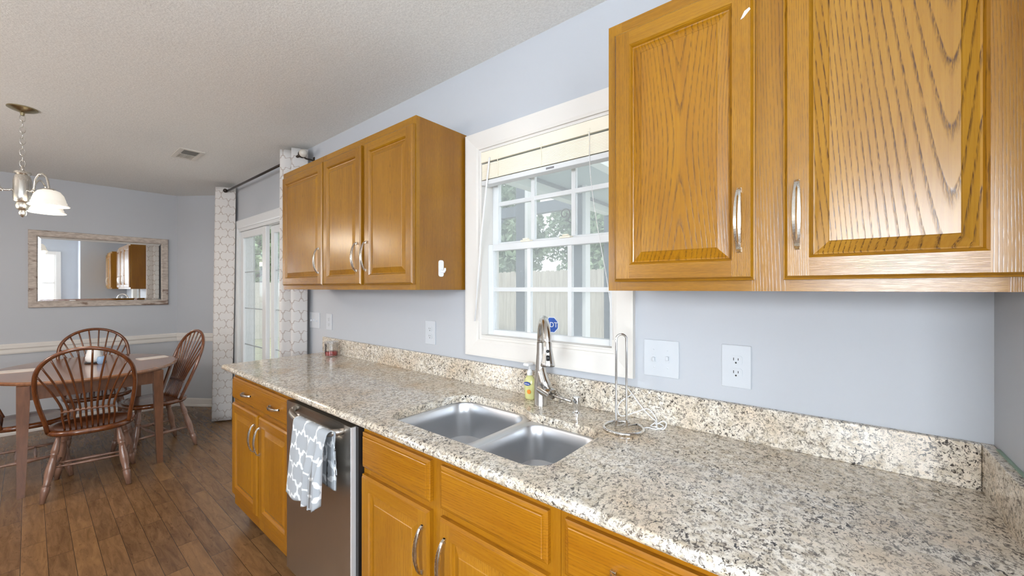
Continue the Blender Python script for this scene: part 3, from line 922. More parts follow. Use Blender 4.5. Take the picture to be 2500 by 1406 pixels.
sk = thing('kitchen_sink', 'stainless steel double-bowl sink set under the granite counter', 'sink', (-0.89, -0.39, 0.88))
def bowl(S, depth, r, name, fl):
    """fl: flange reach on each side (x0,x1,y0,y1)"""
    bm = BM()
    x0, x1, y0, y1 = S
    zt = 0.8835
    loops = []
    def L(d, z, rr): loops.append([bm.verts.new((p[0], p[1], z)) for p in rrect(x0+d, x1-d, y0+d, y1-d, rr, 8)])
    loops.append([bm.verts.new((p[0], p[1], zt)) for p in rrect(x0-fl[0], x1+fl[1], y0-fl[2], y1+fl[3], 0.05, 8)])
    L(0.002, zt, r); L(0.006, zt-0.002, r); L(0.009, zt-0.008, r); L(0.011, zt-0.05, r); L(0.014, zt-depth+0.05, r); L(0.018, zt-depth+0.022, r-0.005); L(0.038, zt-depth+0.006, r-0.014); L(0.055, zt-depth, r-0.025)
    fs = []
    n = len(loops[0])
    for a, b in zip(loops[:-1], loops[1:]):
        for k in range(n): fs.append(bm.faces.new((a[k], a[(k+1) % n], b[(k+1) % n], b[k])))
    fs.append(bm.faces.new(loops[-1]))
    for f in fs: f.normal_update()
    bmesh.ops.recalc_face_normals(bm, faces=fs)
    bmesh.ops.reverse_faces(bm, faces=fs) if loops[-1][0].link_faces[0].normal.z < 0 and fs[-1].normal.z < 0 else None
    o = obj(name, bm, STEEL, sk, smooth=True, autosm=32)
    cx, cy = (x0+x1)/2, (y0+y1)/2 + 0.005
    bm = BM()
    lathe(bm, [(0.057, zt-depth+0.0005), (0.056, zt-depth+0.004), (0.048, zt-depth+0.004), (0.044, zt-depth+0.0015), (0.0, zt-depth+0.0012)], (cx, cy, 0), 28)
    dr = obj('drain', bm, CHROME, o, smooth=True, autosm=40)
    bm = BM(); lathe(bm, [(0.0425, zt-depth+0.0018), (0.041, zt-depth+0.0026), (0.012, zt-depth+0.0026), (0.010, zt-depth+0.010), (0.0, zt-depth+0.011)], (cx, cy, 0), 24)
    obj('strainer', bm, plain('dark_strainer_steel', (0.16, 0.16, 0.165), 0.3, 1.0), o, smooth=True, autosm=40)
    return o
bowl(S1, 0.160, 0.070, 'bowl', (0.012, 0.0149, 0.010, 0.012))
bowl(S2, 0.140, 0.062, 'bowl', (0.0149, 0.012, 0.010, 0.030))
# faucet
FX, FY = -0.898, -0.112
fa = thing('kitchen_faucet', 'tall brushed steel pull-down faucet arching over the sink', 'faucet', (FX, FY, CT))
bm = BM()
prof = [(0.026, CT+0.0005), (0.0265, CT+0.004), (0.0245, CT+0.010), (0.0245, CT+0.085), (0.0235, CT+0.11), (0.0185, CT+0.17), (0.0155, CT+0.21), (0.0150, CT+0.245)]
lathe(bm, prof, (FX, FY, 0), 28)
obj('body', bm, FAUCET, fa, smooth=True, autosm=40)
sd = Vector((0.138, -0.150, 0)).normalized()
reach = 0.185
top = 1.271-0.013
bm = BM()
pts = [(FX, FY, CT+0.240)]
for k in range(19):
    a = PI - PI*0.99*k/18
    rr = reach/2
    p = Vector((FX, FY, 0)) + sd*(rr + rr*math.cos(a))
    pts.append((p.x, p.y, 1.172 + (top-1.172)*math.sin(a)))
tube(bm, pts, 0.0135, 16); obj('spout', bm, FAUCET, fa, smooth=True)
pe, pd = Vector(pts[-1]), (Vector(pts[-1])-Vector(pts[-2])).normalized()
rot = Vector((0, 0, 1)).rotation_difference(pd).to_matrix()
bm = BM(); lathe(bm, [(0.0135, -0.012), (0.0150, -0.008), (0.0158, 0.010), (0.0200, 0.036), (0.0245, 0.060), (0.0255, 0.066), (0.0245, 0.070)], pe, 26, rot=rot)
head = obj('spray_head', bm, FAUCET, fa, smooth=True, autosm=40)
bm = BM(); lathe(bm, [(0.0235, 0.0702), (0.0235, 0.0722), (0.0, 0.0725)], pe, 26, rot=rot); obj('nozzle_face', bm, BLACK, head)
bside = (sd*0.35 + Vector((0.55, -0.75, 0))).normalized()
def onhead(d, r): return pe + pd*d + (bside - pd*bside.dot(pd)).normalized()*r
bm = BM(); ball(bm, onhead(0.020, 0.0155), 0.0060); obj('button', bm, BLACK, head, smooth=True)
bm = BM(); tube(bm, [onhead(0.034, 0.0172), onhead(0.041, 0.0186), onhead(0.052, 0.0205)], [0.0062, 0.0068, 0.0060], 10); obj('button', bm, BLACK, head, smooth=True)
bm = BM(); tube(bm, [(FX, FY, CT+0.175), (FX+0.006, FY-0.002, CT+0.130), (FX+0.020, FY-0.006, CT+0.098), (FX+0.046, FY-0.013, CT+0.066)], [0.012, 0.020, 0.0215, 0.021], 16); obj('neck', bm, FAUCET, fa, smooth=True)
# side valve barrel and lever
hd = Vector((0.93, -0.25, -0.20)).normalized()
rot2 = Vector((0, 0, 1)).rotation_difference(hd).to_matrix()
hb = Vector((FX+0.004, FY-0.002, CT+0.070))
bm = BM(); lathe(bm, [(0.0235, -0.004), (0.0240, 0.020), (0.0235, 0.058), (0.0242, 0.060), (0.0242, 0.066), (0.0205, 0.068), (0.0190, 0.060), (0.0, 0.060)], hb, 26, rot=rot2); obj('valve_barrel', bm, FAUCET, fa, smooth=True, autosm=40)
he = hb + hd*0.060
bm = BM(); tube(bm, [he, he+Vector((0.03, -0.008, -0.002)), he+Vector((0.100, -0.022, -0.004))], [0.0065, 0.0068, 0.0062], 12); obj('lever', bm, FAUCET, fa, smooth=True)

# countertop soap pump / air gap
bm = BM(); lathe(bm, [(0.019, CT+0.0005), (0.019, CT+0.004), (0.0125, CT+0.008), (0.0115, CT+0.020), (0.0150, CT+0.028), (0.0158, CT+0.056), (0.0145, CT+0.0605), (0.008, CT+0.063), (0.0, CT+0.0635)], (-0.740, -0.108, 0), 26)
tag(obj('air_gap', bm, CHROME, smooth=True, autosm=40), 'short chrome sink air gap cap beside the faucet', 'air gap')

# soap bottle
sb = thing('soap_bottle', 'clear pump bottle of yellow-green hand soap behind the faucet', 'soap', (-0.985, -0.066, CT))
SOAPG = plain('yellow_green_soap', srgb(205, 205, 140), 0.15, spec=0.6)
def oval(bm, prof, c, sx, sy, n=24):
    rings = []
    for r, h in prof: rings.append([bm.verts.new((c[0]+r*sx*math.cos(2*PI*k/n), c[1]+r*sy*math.sin(2*PI*k/n), h)) for k in range(n)])
    fs = []
    for a, b in zip(rings[:-1], rings[1:]):
        for k in range(n): fs.append(bm.faces.new((a[k], a[(k+1) % n], b[(k+1) % n], b[k])))
    fs.append(bm.faces.new(rings[0][::-1])); fs.append(bm.faces.new(rings[-1]))
    bmesh.ops.recalc_face_normals(bm, faces=fs)
bc = (-0.985, -0.066)
bm = BM(); oval(bm, [(0.75, CT+0.0005), (0.85, CT+0.006), (0.9, CT+0.03), (1.0, CT+0.06), (0.95, CT+0.078), (0.6, CT+0.092), (0.32, CT+0.1)], bc, 0.027, 0.017); obj('bottle', bm, SOAPG, sb, smooth=True)
bm = BM(); lathe(bm, [(0.011, CT+0.099), (0.012, CT+0.112), (0.008, CT+0.120), (0.004, CT+0.124), (0.004, CT+0.140)], (*bc, 0), 16); box(bm, bc[0]-0.013, bc[0]+0.013, bc[1]-0.030, bc[1]+0.008, CT+0.139, CT+0.151, 0.004); obj('pump', bm, WHITEP, sb)
nd = Vector((-0.45, -0.9, 0))
bm = BM()
lab = [(math.cos(2*PI*k/20)*0.016, math.sin(2*PI*k/20)*0.0075) for k in range(20)]
prism(bm, [(bc[0]+a, CT+0.066+b) for a, b in lab], 'y', bc[1]-0.0195, bc[1]-0.0165); lb = tag(obj('brand_label', bm, plain('blue_label', srgb(40, 70, 150), 0.4), sb), 'blue oval label')
bm = text_mesh('softsoap', 0.0075)
bm.transform(Matrix.Translation((bc[0], bc[1]-0.0200, CT+0.066)) @ Matrix.Rotation(R(90), 4, 'X')); obj('lettering', bm, WHITEP, lb)
bm = BM(); prism(bm, [(bc[0]+0.008+math.cos(2*PI*k/14)*0.009, CT+0.034+math.sin(2*PI*k/14)*0.009) for k in range(14)], 'y', bc[1]-0.0180, bc[1]-0.0150); tag(obj('fruit_picture', bm, plain('orange_print', srgb(214, 128, 40), 0.5), sb), 'orange fruit picture')

# paper towel holder: ring base and tall hairpin rod
pt = thing('paper_towel_holder', 'empty steel wire paper towel holder right of the faucet', 'paper towel holder', (-0.538, -0.155, CT))
hx, hy = -0.538, -0.157
bm = BM()
rp = []
for k in range(0, 31):
    a = R(70) - 2*PI*0.93*k/30
    rp.append((hx+0.062*math.cos(a), hy+0.062*math.sin(a), CT+0.0052))
tube(bm, rp, 0.0047, 10); obj('ring_base', bm, CHROME, pt, smooth=True)
bm = BM()
g = Vector((0.0125, 0.0115, 0))
hc = Vector((hx-0.006, hy-0.002, 0))
pts = [tuple(Vector(rp[-1])), tuple(hc - g*1.1 + Vector((0, 0, CT+0.008))), tuple(hc - g + Vector((0, 0, CT+0.03)))]
pts += [tuple(hc - g + Vector((0, 0, z))) for z in (1.0, 1.1, 1.18)]
for k in range(1, 10):
    a = PI - PI*k/10
    pts.append(tuple(hc + g*math.cos(a) + Vector((0, 0, 1.205 + 0.0165*math.sin(a)))))
pts += [tuple(hc + g + Vector((0, 0, z))) for z in (1.18, 1.1, 1.0, CT+0.03)] + [tuple(hc + g*1.1 + Vector((0, 0, CT+0.009))), tuple(Vector(rp[0]))]
tube(bm, pts, 0.0038, 10); obj('rod', bm, CHROME, pt, smooth=True)

# white charger cord heaped on the counter
bm = BM()
def catmull(P, n=8):
    P = [Vector(p) for p in P]; out = []
    P = [P[0]*2-P[1]] + P + [P[-1]*2-P[-2]]
    for i in range(1, len(P)-2):
        for k in range(n):
            t = k/n
            out.append(0.5*((2*P[i]) + (P[i+1]-P[i-1])*t + (2*P[i-1]-5*P[i]+4*P[i+1]-P[i+2])*t*t + (3*P[i]-P[i-1]-3*P[i+1]+P[i+2])*t**3))
    out.append(P[-2]); return out
z = CT+0.0022
tube(bm, catmull([(-0.585, -0.030, 1.024), (-0.560, -0.034, 1.0), (-0.515, -0.042, 0.955), (-0.483, -0.050, 0.935), (-0.468, -0.060, z+0.012), (-0.478, -0.078, z), (-0.455, -0.085, z+0.006), (-0.470, -0.060, z+0.010), (-0.440, -0.066, z+0.004), (-0.452, -0.095, z), (-0.480, -0.098, z), (-0.492, -0.118, z)]), 0.0020, 6)
tube(bm, catmull([(-0.460, -0.075, z+0.010), (-0.470, -0.052, z+0.022), (-0.500, -0.046, z+0.045), (-0.540, -0.060, z+0.028), (-0.580, -0.075, z+0.012), (-0.598, -0.070, z+0.030), (-0.592, -0.055, z+0.055), (-0.560, -0.040, 0.998)]), 0.0020, 6)
tube(bm, catmull([(-0.462, -0.07, z+0.006), (-0.445, -0.058, z+0.018), (-0.432, -0.062, z+0.012), (-0.436, -0.082, z), (-0.462, -0.088, z+0.004)]), 0.0020, 6)
tag(obj('charging_cord', bm, WHITEP, smooth=True), 'thin white cord heaped beside the paper towel holder', 'cord')

# plastic tub with red fruit by the backsplash end
jr = thing('plastic_tub', 'clear plastic tub with red contents at the far end of the counter', 'tub', (-2.645, -0.083, CT))
jc = (-2.645, -0.083, 0)
bm = BM(); lathe(bm, [(0.0, CT+0.0005), (0.036, CT+0.0008), (0.040, CT+0.004), (0.0435, CT+0.088), (0.0425, CT+0.088), (0.039, CT+0.006), (0.0, CT+0.003)], jc, 24, close=False); obj('cup', bm, CLEAR, jr, smooth=True, autosm=40)
bm = BM(); lathe(bm, [(0.0, CT+0.005), (0.038, CT+0.006), (0.0395, CT+0.032), (0.02, CT+0.036), (0.0, CT+0.033)], jc, 20); tag(obj('contents', bm, plain('red_candy', srgb(150, 24, 26), 0.25, var=0.4, vscale=90), jr, smooth=True), 'red pieces in the bottom')
bm = BM(); lathe(bm, [(0.0, CT+0.0895), (0.045, CT+0.0895), (0.046, CT+0.095), (0.045, CT+0.0985), (0.0, CT+0.0985)], jc, 24); tag(obj('lid', bm, CLEAR, jr, smooth=True, autosm=40), 'clear lid')
def printed():
    tt = NT('printed_label')
    f = tt.noise(tt.mapping(tt.obj(), (120, 120, 260)), 1.0, 2)
    return tt.set(tt.ramp(f, [(0.47, srgb(225, 222, 220)), (0.53, srgb(50, 40, 42))]), 0.5)
bm = BM()
for k in range(8):
    a0, a1 = R(196+k*9), R(196+(k+1)*9)
    q = [(jc[0]+0.0437*math.cos(a), jc[1]+0.0437*math.sin(a), zz) for a, zz in ((a0, CT+0.018), (a1, CT+0.018), (a1, CT+0.08), (a0, CT+0.08))]
    bm.faces.new([bm.verts.new(p) for p in q])
tag(obj('paper_label', bm, printed(), jr), 'printed paper label')

# ------------------------------------------------------------------ wall plates
def plate(name, label, cat, x0, x1, z0, z1, kind):
    t = thing(name, label, cat, ((x0+x1)/2, 0, z0))
    bm = BM(); box(bm, x0, x1, -0.006, -0.0003, z0, z1, 0.0025); p = obj('cover_plate', bm, PLATEP, t)
    xm, zm = (x0+x1)/2, (z0+z1)/2
    if kind == 'outlet':
        for dz in (-0.0195, 0.0195):
            bm = BM(); prism(bm, [(xm+a, zm+dz+b) for a, b in rrect(-0.017, 0.017, -0.0145, 0.0145, 0.008)], 'y', -0.0078, -0.0055)
            s = obj('socket', bm, PLATEP, t)
            bm = BM()
            for sx, hgt in ((-0.0062, 0.0042), (0.0062, 0.0034)): box(bm, xm+sx-0.0010, xm+sx+0.0010, -0.0081, -0.0079, zm+dz+0.003-hgt, zm+dz+0.003+hgt)
            prism(bm, [(xm+0.0026*math.cos(k*PI/5), zm+dz-0.0078+0.0028*math.sin(k*PI/5)) for k in range(10)], 'y', -0.0081, -0.0079)
            obj('slots', bm, SLOT, s)
    else:
        n = kind
        for i in range(n):
            x = xm + (i-(n-1)/2)*0.046
            bm = BM(); box(bm, x-0.0045, x+0.0045, -0.017, -0.0055, zm-0.004 if i % 2 else zm-0.010, zm+0.010 if i % 2 else zm+0.004, 0.002)
            obj('toggle', bm, PLATEP, t)
            bm = BM(); box(bm, x-0.006, x+0.006, -0.0070, -0.0055, zm-0.0125, zm+0.0125, 0.0005); 
            for dz in (-0.030, 0.030): lathe(bm, [(0.003, -0.0064), (0.0, -0.0072)], (x, 0, zm+dz), 8, axis='y')
            obj('toggle_surround', bm, PLATEP, t)
plate('wall_outlet', 'white double outlet between the left wall cabinet and the sink window', 'outlet', -1.744, -1.661, 1.069, 1.196, 'outlet')
plate('wall_outlet', 'white double outlet on the bare wall under the right wall cabinet', 'outlet', -0.282, -0.201, 1.066, 1.197, 'outlet')
plate('wall_outlet', 'white double outlet above the dining end of the granite backsplash', 'outlet', -2.882, -2.800, 1.072, 1.188, 'outlet')
plate('light_switch', 'white double light switch right of the sink window casing', 'light switch', -0.529, -0.410, 1.067, 1.193, 2)
plate('light_switch', 'white triple light switch beside the right trellis curtain', 'light switch', -3.150, -2.990, 1.070, 1.190, 3)

# ------------------------------------------------------------------ window blind, sticker
bl = thing('window_blind', 'cream slatted blind pulled up at the top of the sink window', 'blind', (-0.985, 0.02, 2.03))
BX0, BX1 = WX0+0.014, WX1-0.014
bm = BM(); box(bm, BX0, BX1, 0.004, 0.040, 1.985, 2.018, 0.002); obj('headrail', bm, CREAM, bl)
bm = BM(); box(bm, BX0-0.001, BX1+0.001, -0.006, 0.002, 1.970, 2.021, 0.002); obj('valance', bm, CREAM, bl)
for i in range(12):
    z = 1.962 - i*0.0062
    bm = BM()
    pr_ = [(-0.004, z-0.0002), (0.010, z+0.002), (0.024, z+0.0026), (0.040, z+0.0008), (0.040, z-0.0048), (0.024, z-0.0032), (0.010, z-0.0038), (-0.004, z-0.0060)]
    prism(bm, pr_, 'x', BX0+0.004, BX1-0.004); obj('slat', bm, CREAM, bl)
bm = BM(); box(bm, BX0+0.002, BX1-0.002, -0.006, 0.040, 1.862, 1.884, 0.003); tag(obj('bottom_rail', bm, VINYL, bl), 'white bottom rail')
bm = BM(); tube(bm, [(-1.262, -0.010, 1.985), (-1.262, -0.013, 1.972), (-1.300, -0.030, 1.60), (-1.333, -0.036, 1.215)], [0.003, 0.0042, 0.0042, 0.0036], 8); obj('tilt_wand', bm, WHITEP, bl, smooth=True)
bm = BM(); tube(bm, catmull([(-0.742, -0.008, 1.975), (-0.735, -0.010, 1.80), (-0.705, -0.010, 1.60), (-0.66, -0.010, 1.36), (-0.645, -0.008, 1.18)]), 0.0013, 6); obj('lift_cord', bm, WHITEP, bl, smooth=True)
for x in (-1.215, -0.97, -0.745):
    bm = BM()
    for y in (-0.0075,): tube(bm, [(x, y, 1.972), (x+0.004, y-0.002, 1.93), (x, y, 1.885)], 0.0016, 5)
    box(bm, x-0.006, x+0.006, -0.0085, -0.0060, 1.976, 1.990, 0.001)
    obj('ladder_cord', bm, CREAM, bl)
bm = BM(); box(bm, -0.945, -0.905, -0.0068, -0.0060, 1.868, 1.876); tag(obj('warning_label', bm, plain('grey_print', srgb(130, 130, 135), 0.6), bl), 'small grey printed label')

st = thing('window_sticker', 'blue octagon security sticker on the lower pane behind the faucet', 'sticker', (-0.958, 0.056, 1.213))
oc = [(-0.958+0.036*math.cos(PI/8+k*PI/4), 1.213+0.036*math.sin(PI/8+k*PI/4)) for k in range(8)]
bm = BM(); prism(bm, oc, 'y', 0.0562, 0.0570); obj('backing', bm, plain('white_border', srgb(215, 225, 240), 0.4), st)
oc = [(-0.958+0.033*math.cos(PI/8+k*PI/4), 1.213+0.033*math.sin(PI/8+k*PI/4)) for k in range(8)]
bm = BM(); prism(bm, oc, 'y', 0.0556, 0.0562); obj('blue_field', bm, plain('sticker_blue', srgb(38, 84, 168), 0.4), st)
bm = text_mesh('ADT', 0.031); bm.transform(Matrix.Translation((-0.958, 0.0552, 1.213)) @ Matrix.Rotation(R(90), 4, 'X')); obj('lettering', bm, WHITEP, st)

# ------------------------------------------------------------------ curtains and rod
def curtain(name, label, plan, zt, zb, shift, cellw=0.125, cellh=0.155):
    """pleated panel: smooth plan outline at the top, drifting by shift at the hem; UV runs along the cloth"""
    bm = BM()
    uvl = bm.loops.layers.uv.new('UVMap')
    P = [(p.x, p.y) for p in catmull([(x, y, 0) for x, y in plan], 9)]
    arc = [0]
    for a, b in zip(P[:-1], P[1:]): arc.append(arc[-1] + math.hypot(a[0]-b[0], a[1]-b[1]))
    NU, NV = len(P)-1, 40
    rows = []
    for j in range(NV+1):
        v = j/NV; z = zt + (zb-zt)*v
        rows.append([(bm.verts.new((p[0] + shift[0]*v + 0.004*math.sin(5*v+i*0.3), p[1] + shift[1]*v, z)), arc[i], z) for i, p in enumerate(P)])
    for j in range(NV):
        for i in range(NU):
            q = (rows[j][i], rows[j][i+1], rows[j+1][i+1], rows[j+1][i])
            f = bm.faces.new([a[0] for a in q])
            for lp, a in zip(f.loops, q): lp[uvl].uv = (a[1]/cellw, a[2]/cellh)
    bmesh.ops.recalc_face_normals(bm, faces=bm.faces[:])
    bmesh.ops.solidify(bm, geom=bm.faces[:], thickness=0.0025)
    o = obj(name, bm, CURTAIN, smooth=True)
    return tag(o, label, 'curtain')
curtain('curtain', 'white trellis-print curtain left of the sliding door, hanging to the floor',
        [(-5.06, -0.030), (-5.03, -0.095), (-5.01, -0.035), (-4.985, -0.100), (-4.965, -0.035), (-4.925, -0.150), (-4.895, -0.176), (-4.865, -0.150), (-4.815, -0.050), (-4.800, -0.025)], 2.405, 0.012, (-0.060, -0.018))
curtain('curtain', 'white trellis-print curtain partly hidden behind the left wall cabinet',
        [(-3.42, -0.030), (-3.39, -0.095), (-3.37, -0.035), (-3.345, -0.095), (-3.325, -0.040), (-3.290, -0.150), (-3.268, -0.172), (-3.245, -0.150), (-3.215, -0.080), (-3.195, -0.075), (-3.170, -0.125), (-3.150, -0.125), (-3.112, -0.035)], 2.425, 0.012, (-0.012, 0.0))
cr = thing('curtain_rod', 'dark curtain rod across the top of the sliding door', 'curtain rod', (-4.0, -0.10, 2.362))
bm = BM(); tube(bm, [(-5.12, -0.10, 2.362), (-3.075, -0.10, 2.362)], 0.0095, 12); obj('rod', bm, DARKMETAL, cr, smooth=True)
for x in (-5.10, -3.085):
    bm = BM(); tube(bm, [(x, -0.10, 2.362), (x, -0.060, 2.345), (x, -0.004, 2.345)], 0.006, 8); box(bm, x-0.012, x+0.012, -0.005, -0.0003, 2.30, 2.37, 0.001); obj('bracket', bm, DARKMETAL, cr)
bm = BM(); ball(bm, (-3.040, -0.10, 2.366), 0.029); tag(obj('finial', bm, plain('pearl_finial', srgb(205, 200, 190), 0.2), cr, smooth=True), 'pale ball finial')
bm = BM(); lathe(bm, [(0.012, 0), (0.024, 0.006), (0.027, 0.014), (0.018, 0.022)], (-3.080, -0.10, 2.362), 16, axis='x'); obj('finial_collar', bm, DARKMETAL, cr, smooth=True)
bm = BM(); ball(bm, (-4.795, -0.118, 2.362), 0.020); obj('finial', bm, DARKMETAL, cr, smooth=True)

# ------------------------------------------------------------------ mirror
mr = thing('wall_mirror', 'rectangular wall mirror in a whitewashed worn wood frame on the dining wall', 'mirror', (XL, -0.87, 1.56))
MY0, MY1, MZ0, MZ1, MF = -1.386, -0.360, 1.186, 1.936, 0.058
bm = BM()
loops = []
for o_, th in ((0, 0.001), (0, 0.022), (0.006, 0.028), (MF-0.008, 0.030), (MF, 0.022), (MF, 0.008)):
    loops.append([bm.verts.new((XL+th, y, z)) for y, z in ((MY0+o_, MZ0+o_), (MY1-o_, MZ0+o_), (MY1-o_, MZ1-o_), (MY0+o_, MZ1-o_))])
fs = []
for a, b in zip(loops[:-1], loops[1:]):
    for k in range(4): fs.append(bm.faces.new((a[k], a[(k+1) % 4], b[(k+1) % 4], b[k])))
bmesh.ops.recalc_face_normals(bm, faces=fs)
obj('frame', bm, DISTRESS, mr)
bm = BM(); loops = []
for o_, th in ((MF-0.004, 0.009), (MF+0.022, 0.0125)):
    loops.append([bm.verts.new((XL+th, y, z)) for y, z in ((MY0+o_, MZ0+o_), (MY1-o_, MZ0+o_), (MY1-o_, MZ1-o_), (MY0+o_, MZ1-o_))])
for k in range(4): bm.faces.new((loops[0][k], loops[0][(k+1) % 4], loops[1][(k+1) % 4], loops[1][k]))
bm.faces.new(loops[1]); bmesh.ops.recalc_face_normals(bm, faces=bm.faces[:])
for f in bm.faces:
    if f.normal.x < 0: f.normal_flip()
obj('mirror_glass', bm, MIRROR, mr)

# ------------------------------------------------------------------ chandelier
HX, HY = -3.79, -1.405
ch = thing('chandelier', 'brushed nickel chandelier with frosted glass shades hanging over the dining table', 'chandelier', (HX, HY, CH))
bm = BM(); lathe(bm, [(0.063, CH-0.0005), (0.063, CH-0.006), (0.050, CH-0.014), (0.022, CH-0.024), (0.010, CH-0.028), (0.008, CH-0.045), (0.0, CH-0.046)], (HX, HY, 0), 28); obj('canopy', bm, plain('antique_brass', (0.42, 0.36, 0.22), 0.25, 1.0), ch, smooth=True, autosm=40)
bm = BM()
z = CH-0.040; k = 0
while z > 2.105:
    n = 14; a = 0.011; b = 0.021
    pts = []
    for i in range(n+1):
        s = 2*PI*i/n
        dx = a*math.cos(s)
        pts.append((HX + (dx if k % 2 else 0), HY + (0 if k % 2 else dx), z - b + b*math.sin(s)))
    tube(bm, pts, 0.0020, 6, cap=False)
    z -= 0.034; k += 1
obj('chain', bm, NICKEL, ch, smooth=True)
bm = BM(); lathe(bm, [(0.004, 2.110), (0.007, 2.100), (0.007, 2.085), (0.012, 2.078), (0.034, 2.072), (0.036, 2.060), (0.028, 2.052), (0.033, 2.040), (0.038, 2.015), (0.040, 1.93), (0.037, 1.895), (0.026, 1.885), (0.030, 1.868), (0.024, 1.845), (0.012, 1.838), (0.016, 1.825), (0.014, 1.812), (0.005, 1.802), (0.0, 1.798)], (HX, HY, 0), 28); obj('body', bm, NICKEL, ch, smooth=True, autosm=50)
for ang in (30, 150, 270):
    d = Vector((math.cos(R(ang)), math.sin(R(ang)), 0)); c = Vector((HX, HY, 0))
    def at(r, z): return tuple(c + d*r + Vector((0, 0, z)))
    bm = BM()
    path = catmull([at(0.034, 1.962), at(0.065, 1.952), at(0.085, 1.965), at(0.098, 2.02), at(0.135, 2.055), at(0.178, 2.035), at(0.196, 1.985), at(0.200, 1.955)], 5)
    tube(bm, path, 0.0055, 8); ball(bm, at(0.080, 1.953), 0.010)
    arm = obj('arm', bm, NICKEL, ch, smooth=True)
    sc = Vector(at(0.200, 0))
    bm = BM(); lathe(bm, [(0.010, 1.965), (0.026, 1.960), (0.030, 1.950), (0.026, 1.945)], sc, 18)
    for q in range(3):
        a = R(ang + 120*q); ball(bm, (sc.x+0.030*math.cos(a), sc.y+0.030*math.sin(a), 1.951), 0.006, 8, 6)
    obj('shade_holder', bm, NICKEL, arm, smooth=True)
    bm = BM()
    prof = [(0.026, 1.955), (0.045, 1.946), (0.060, 1.925), (0.068, 1.898), (0.071, 1.884), (0.074, 1.882), (0.073, 1.873), (0.079, 1.868), (0.086, 1.862), (0.084, 1.859), (0.071, 1.866), (0.066, 1.890), (0.058, 1.920), (0.043, 1.941), (0.024, 1.950)]
    lathe(bm, prof, sc, 28, close=False); obj('lamp_shade', bm, SHADE, arm, smooth=True)
    bm = BM(); ball(bm, (sc.x, sc.y, 1.885), 0.028, 14, 10); obj('bulb', bm, BULB, arm, smooth=True)
    lamp('chandelier_light', 'POINT', (sc.x, sc.y, 1.845), 8.0, (1.0, 0.88, 0.72), shadow_soft_size=0.06)

# ceiling register
cv = thing('ceiling_vent', 'white metal air vent set in the ceiling near the sliding door', 'vent', (-4.06, -0.566, CH))
bm = BM()
VX0, VX1, VY0, VY1 = -4.222, -3.902, -0.645, -0.488
for (a, b, c, d) in ((VX0, VX1, VY0, VY0+0.03), (VX0, VX1, VY1-0.03, VY1), (VX0, VX0+0.03, VY0+0.03, VY1-0.03), (VX1-0.03, VX1, VY0+0.03, VY1-0.03)): box(bm, a, b, c, d, CH-0.005, CH-0.0003)
box(bm, -4.066, -4.056, VY0+0.03, VY1-0.03, CH-0.006, CH-0.0003)
VENT = plain('off_white_vent', srgb(214, 211, 204), 0.5)
obj('frame', bm, VENT, cv)
bm = BM()
for i in range(9):
    y = VY0+0.035+i*0.0107
    prism(bm, [(y, CH-0.0055), (y+0.009, CH-0.0008), (y+0.010, CH-0.0008), (y+0.001, CH-0.0058)], 'x', VX0+0.03, -4.066)
obj('louvres', bm, VENT, cv)
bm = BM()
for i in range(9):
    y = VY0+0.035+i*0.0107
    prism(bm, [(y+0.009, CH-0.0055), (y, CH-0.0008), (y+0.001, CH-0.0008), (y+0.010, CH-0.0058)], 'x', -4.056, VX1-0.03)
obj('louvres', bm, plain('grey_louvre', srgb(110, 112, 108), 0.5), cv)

# ------------------------------------------------------------------ dining table
TX, TY, TZ = -4.63, -1.07, 0.755
tb = thing('dining_table', 'oval brown wooden dining table with tapered legs', 'table', (TX, TY, 0))
bm = BM()
def ell(a, b, n=72): return [(TX + a*math.cos(2*PI*k/n), TY + b*math.sin(2*PI*k/n)) for k in range(n)]
loops = []
for d, z in ((0.03, TZ-0.026), (0.004, TZ-0.024), (0.0, TZ-0.016), (0.0, TZ-0.009), (0.005, TZ-0.002), (0.012, TZ)):
    loops.append([bm.verts.new((x, y, z)) for x, y in ell(0.655-d, 0.53-d)])
for a, b in zip(loops[:-1], loops[1:]):
    for k in range(72): bm.faces.new((a[k], a[(k+1) % 72], b[(k+1) % 72], b[k]))
bm.faces.new(loops[0][::-1]); bm.faces.new(loops[-1])
obj('table_top', bm, TABLETOP, tb)
LX, LY = 0.485, 0.335
bm = BM()
for s in (-1, 1):
    box(bm, TX-LX+0.02, TX+LX-0.02, TY+s*(LY+0.005)-0.010, TY+s*(LY+0.005)+0.010, TZ-0.125, TZ-0.0265)
    box(bm, TX+s*(LX+0.005)-0.010, TX+s*(LX+0.005)+0.010, TY-LY+0.02, TY+LY-0.02, TZ-0.125, TZ-0.0265)
obj('apron', bm, TABLELEG, tb)
for sx in (-1, 1):
    for sy in (-1, 1):
        bm = BM()
        cx, cy = TX+sx*LX, TY+sy*LY
        prev = None
        for (z, hw, sh) in ((0.0, 0.017, 0.006), (0.05, 0.0185, 0.006), (0.62, 0.029, 0.0), (TZ-0.0265, 0.029, 0.0)):
            # taper on the inner faces
            ring = [bm.verts.new((cx + sx*(0.029-hw)*0.8 + a*hw, cy + sy*(0.029-hw)*0.8 + b*hw, z)) for a, b in ((-1, -1), (1, -1), (1, 1), (-1, 1))]
            if prev:
                for k in range(4): bm.faces.new((prev[k], prev[(k+1) % 4], ring[(k+1) % 4], ring[k]))
            else: bm.faces.new(ring[::-1])
            prev = ring
        bm.faces.new(prev)
        obj('leg', bm, TABLELEG, tb)

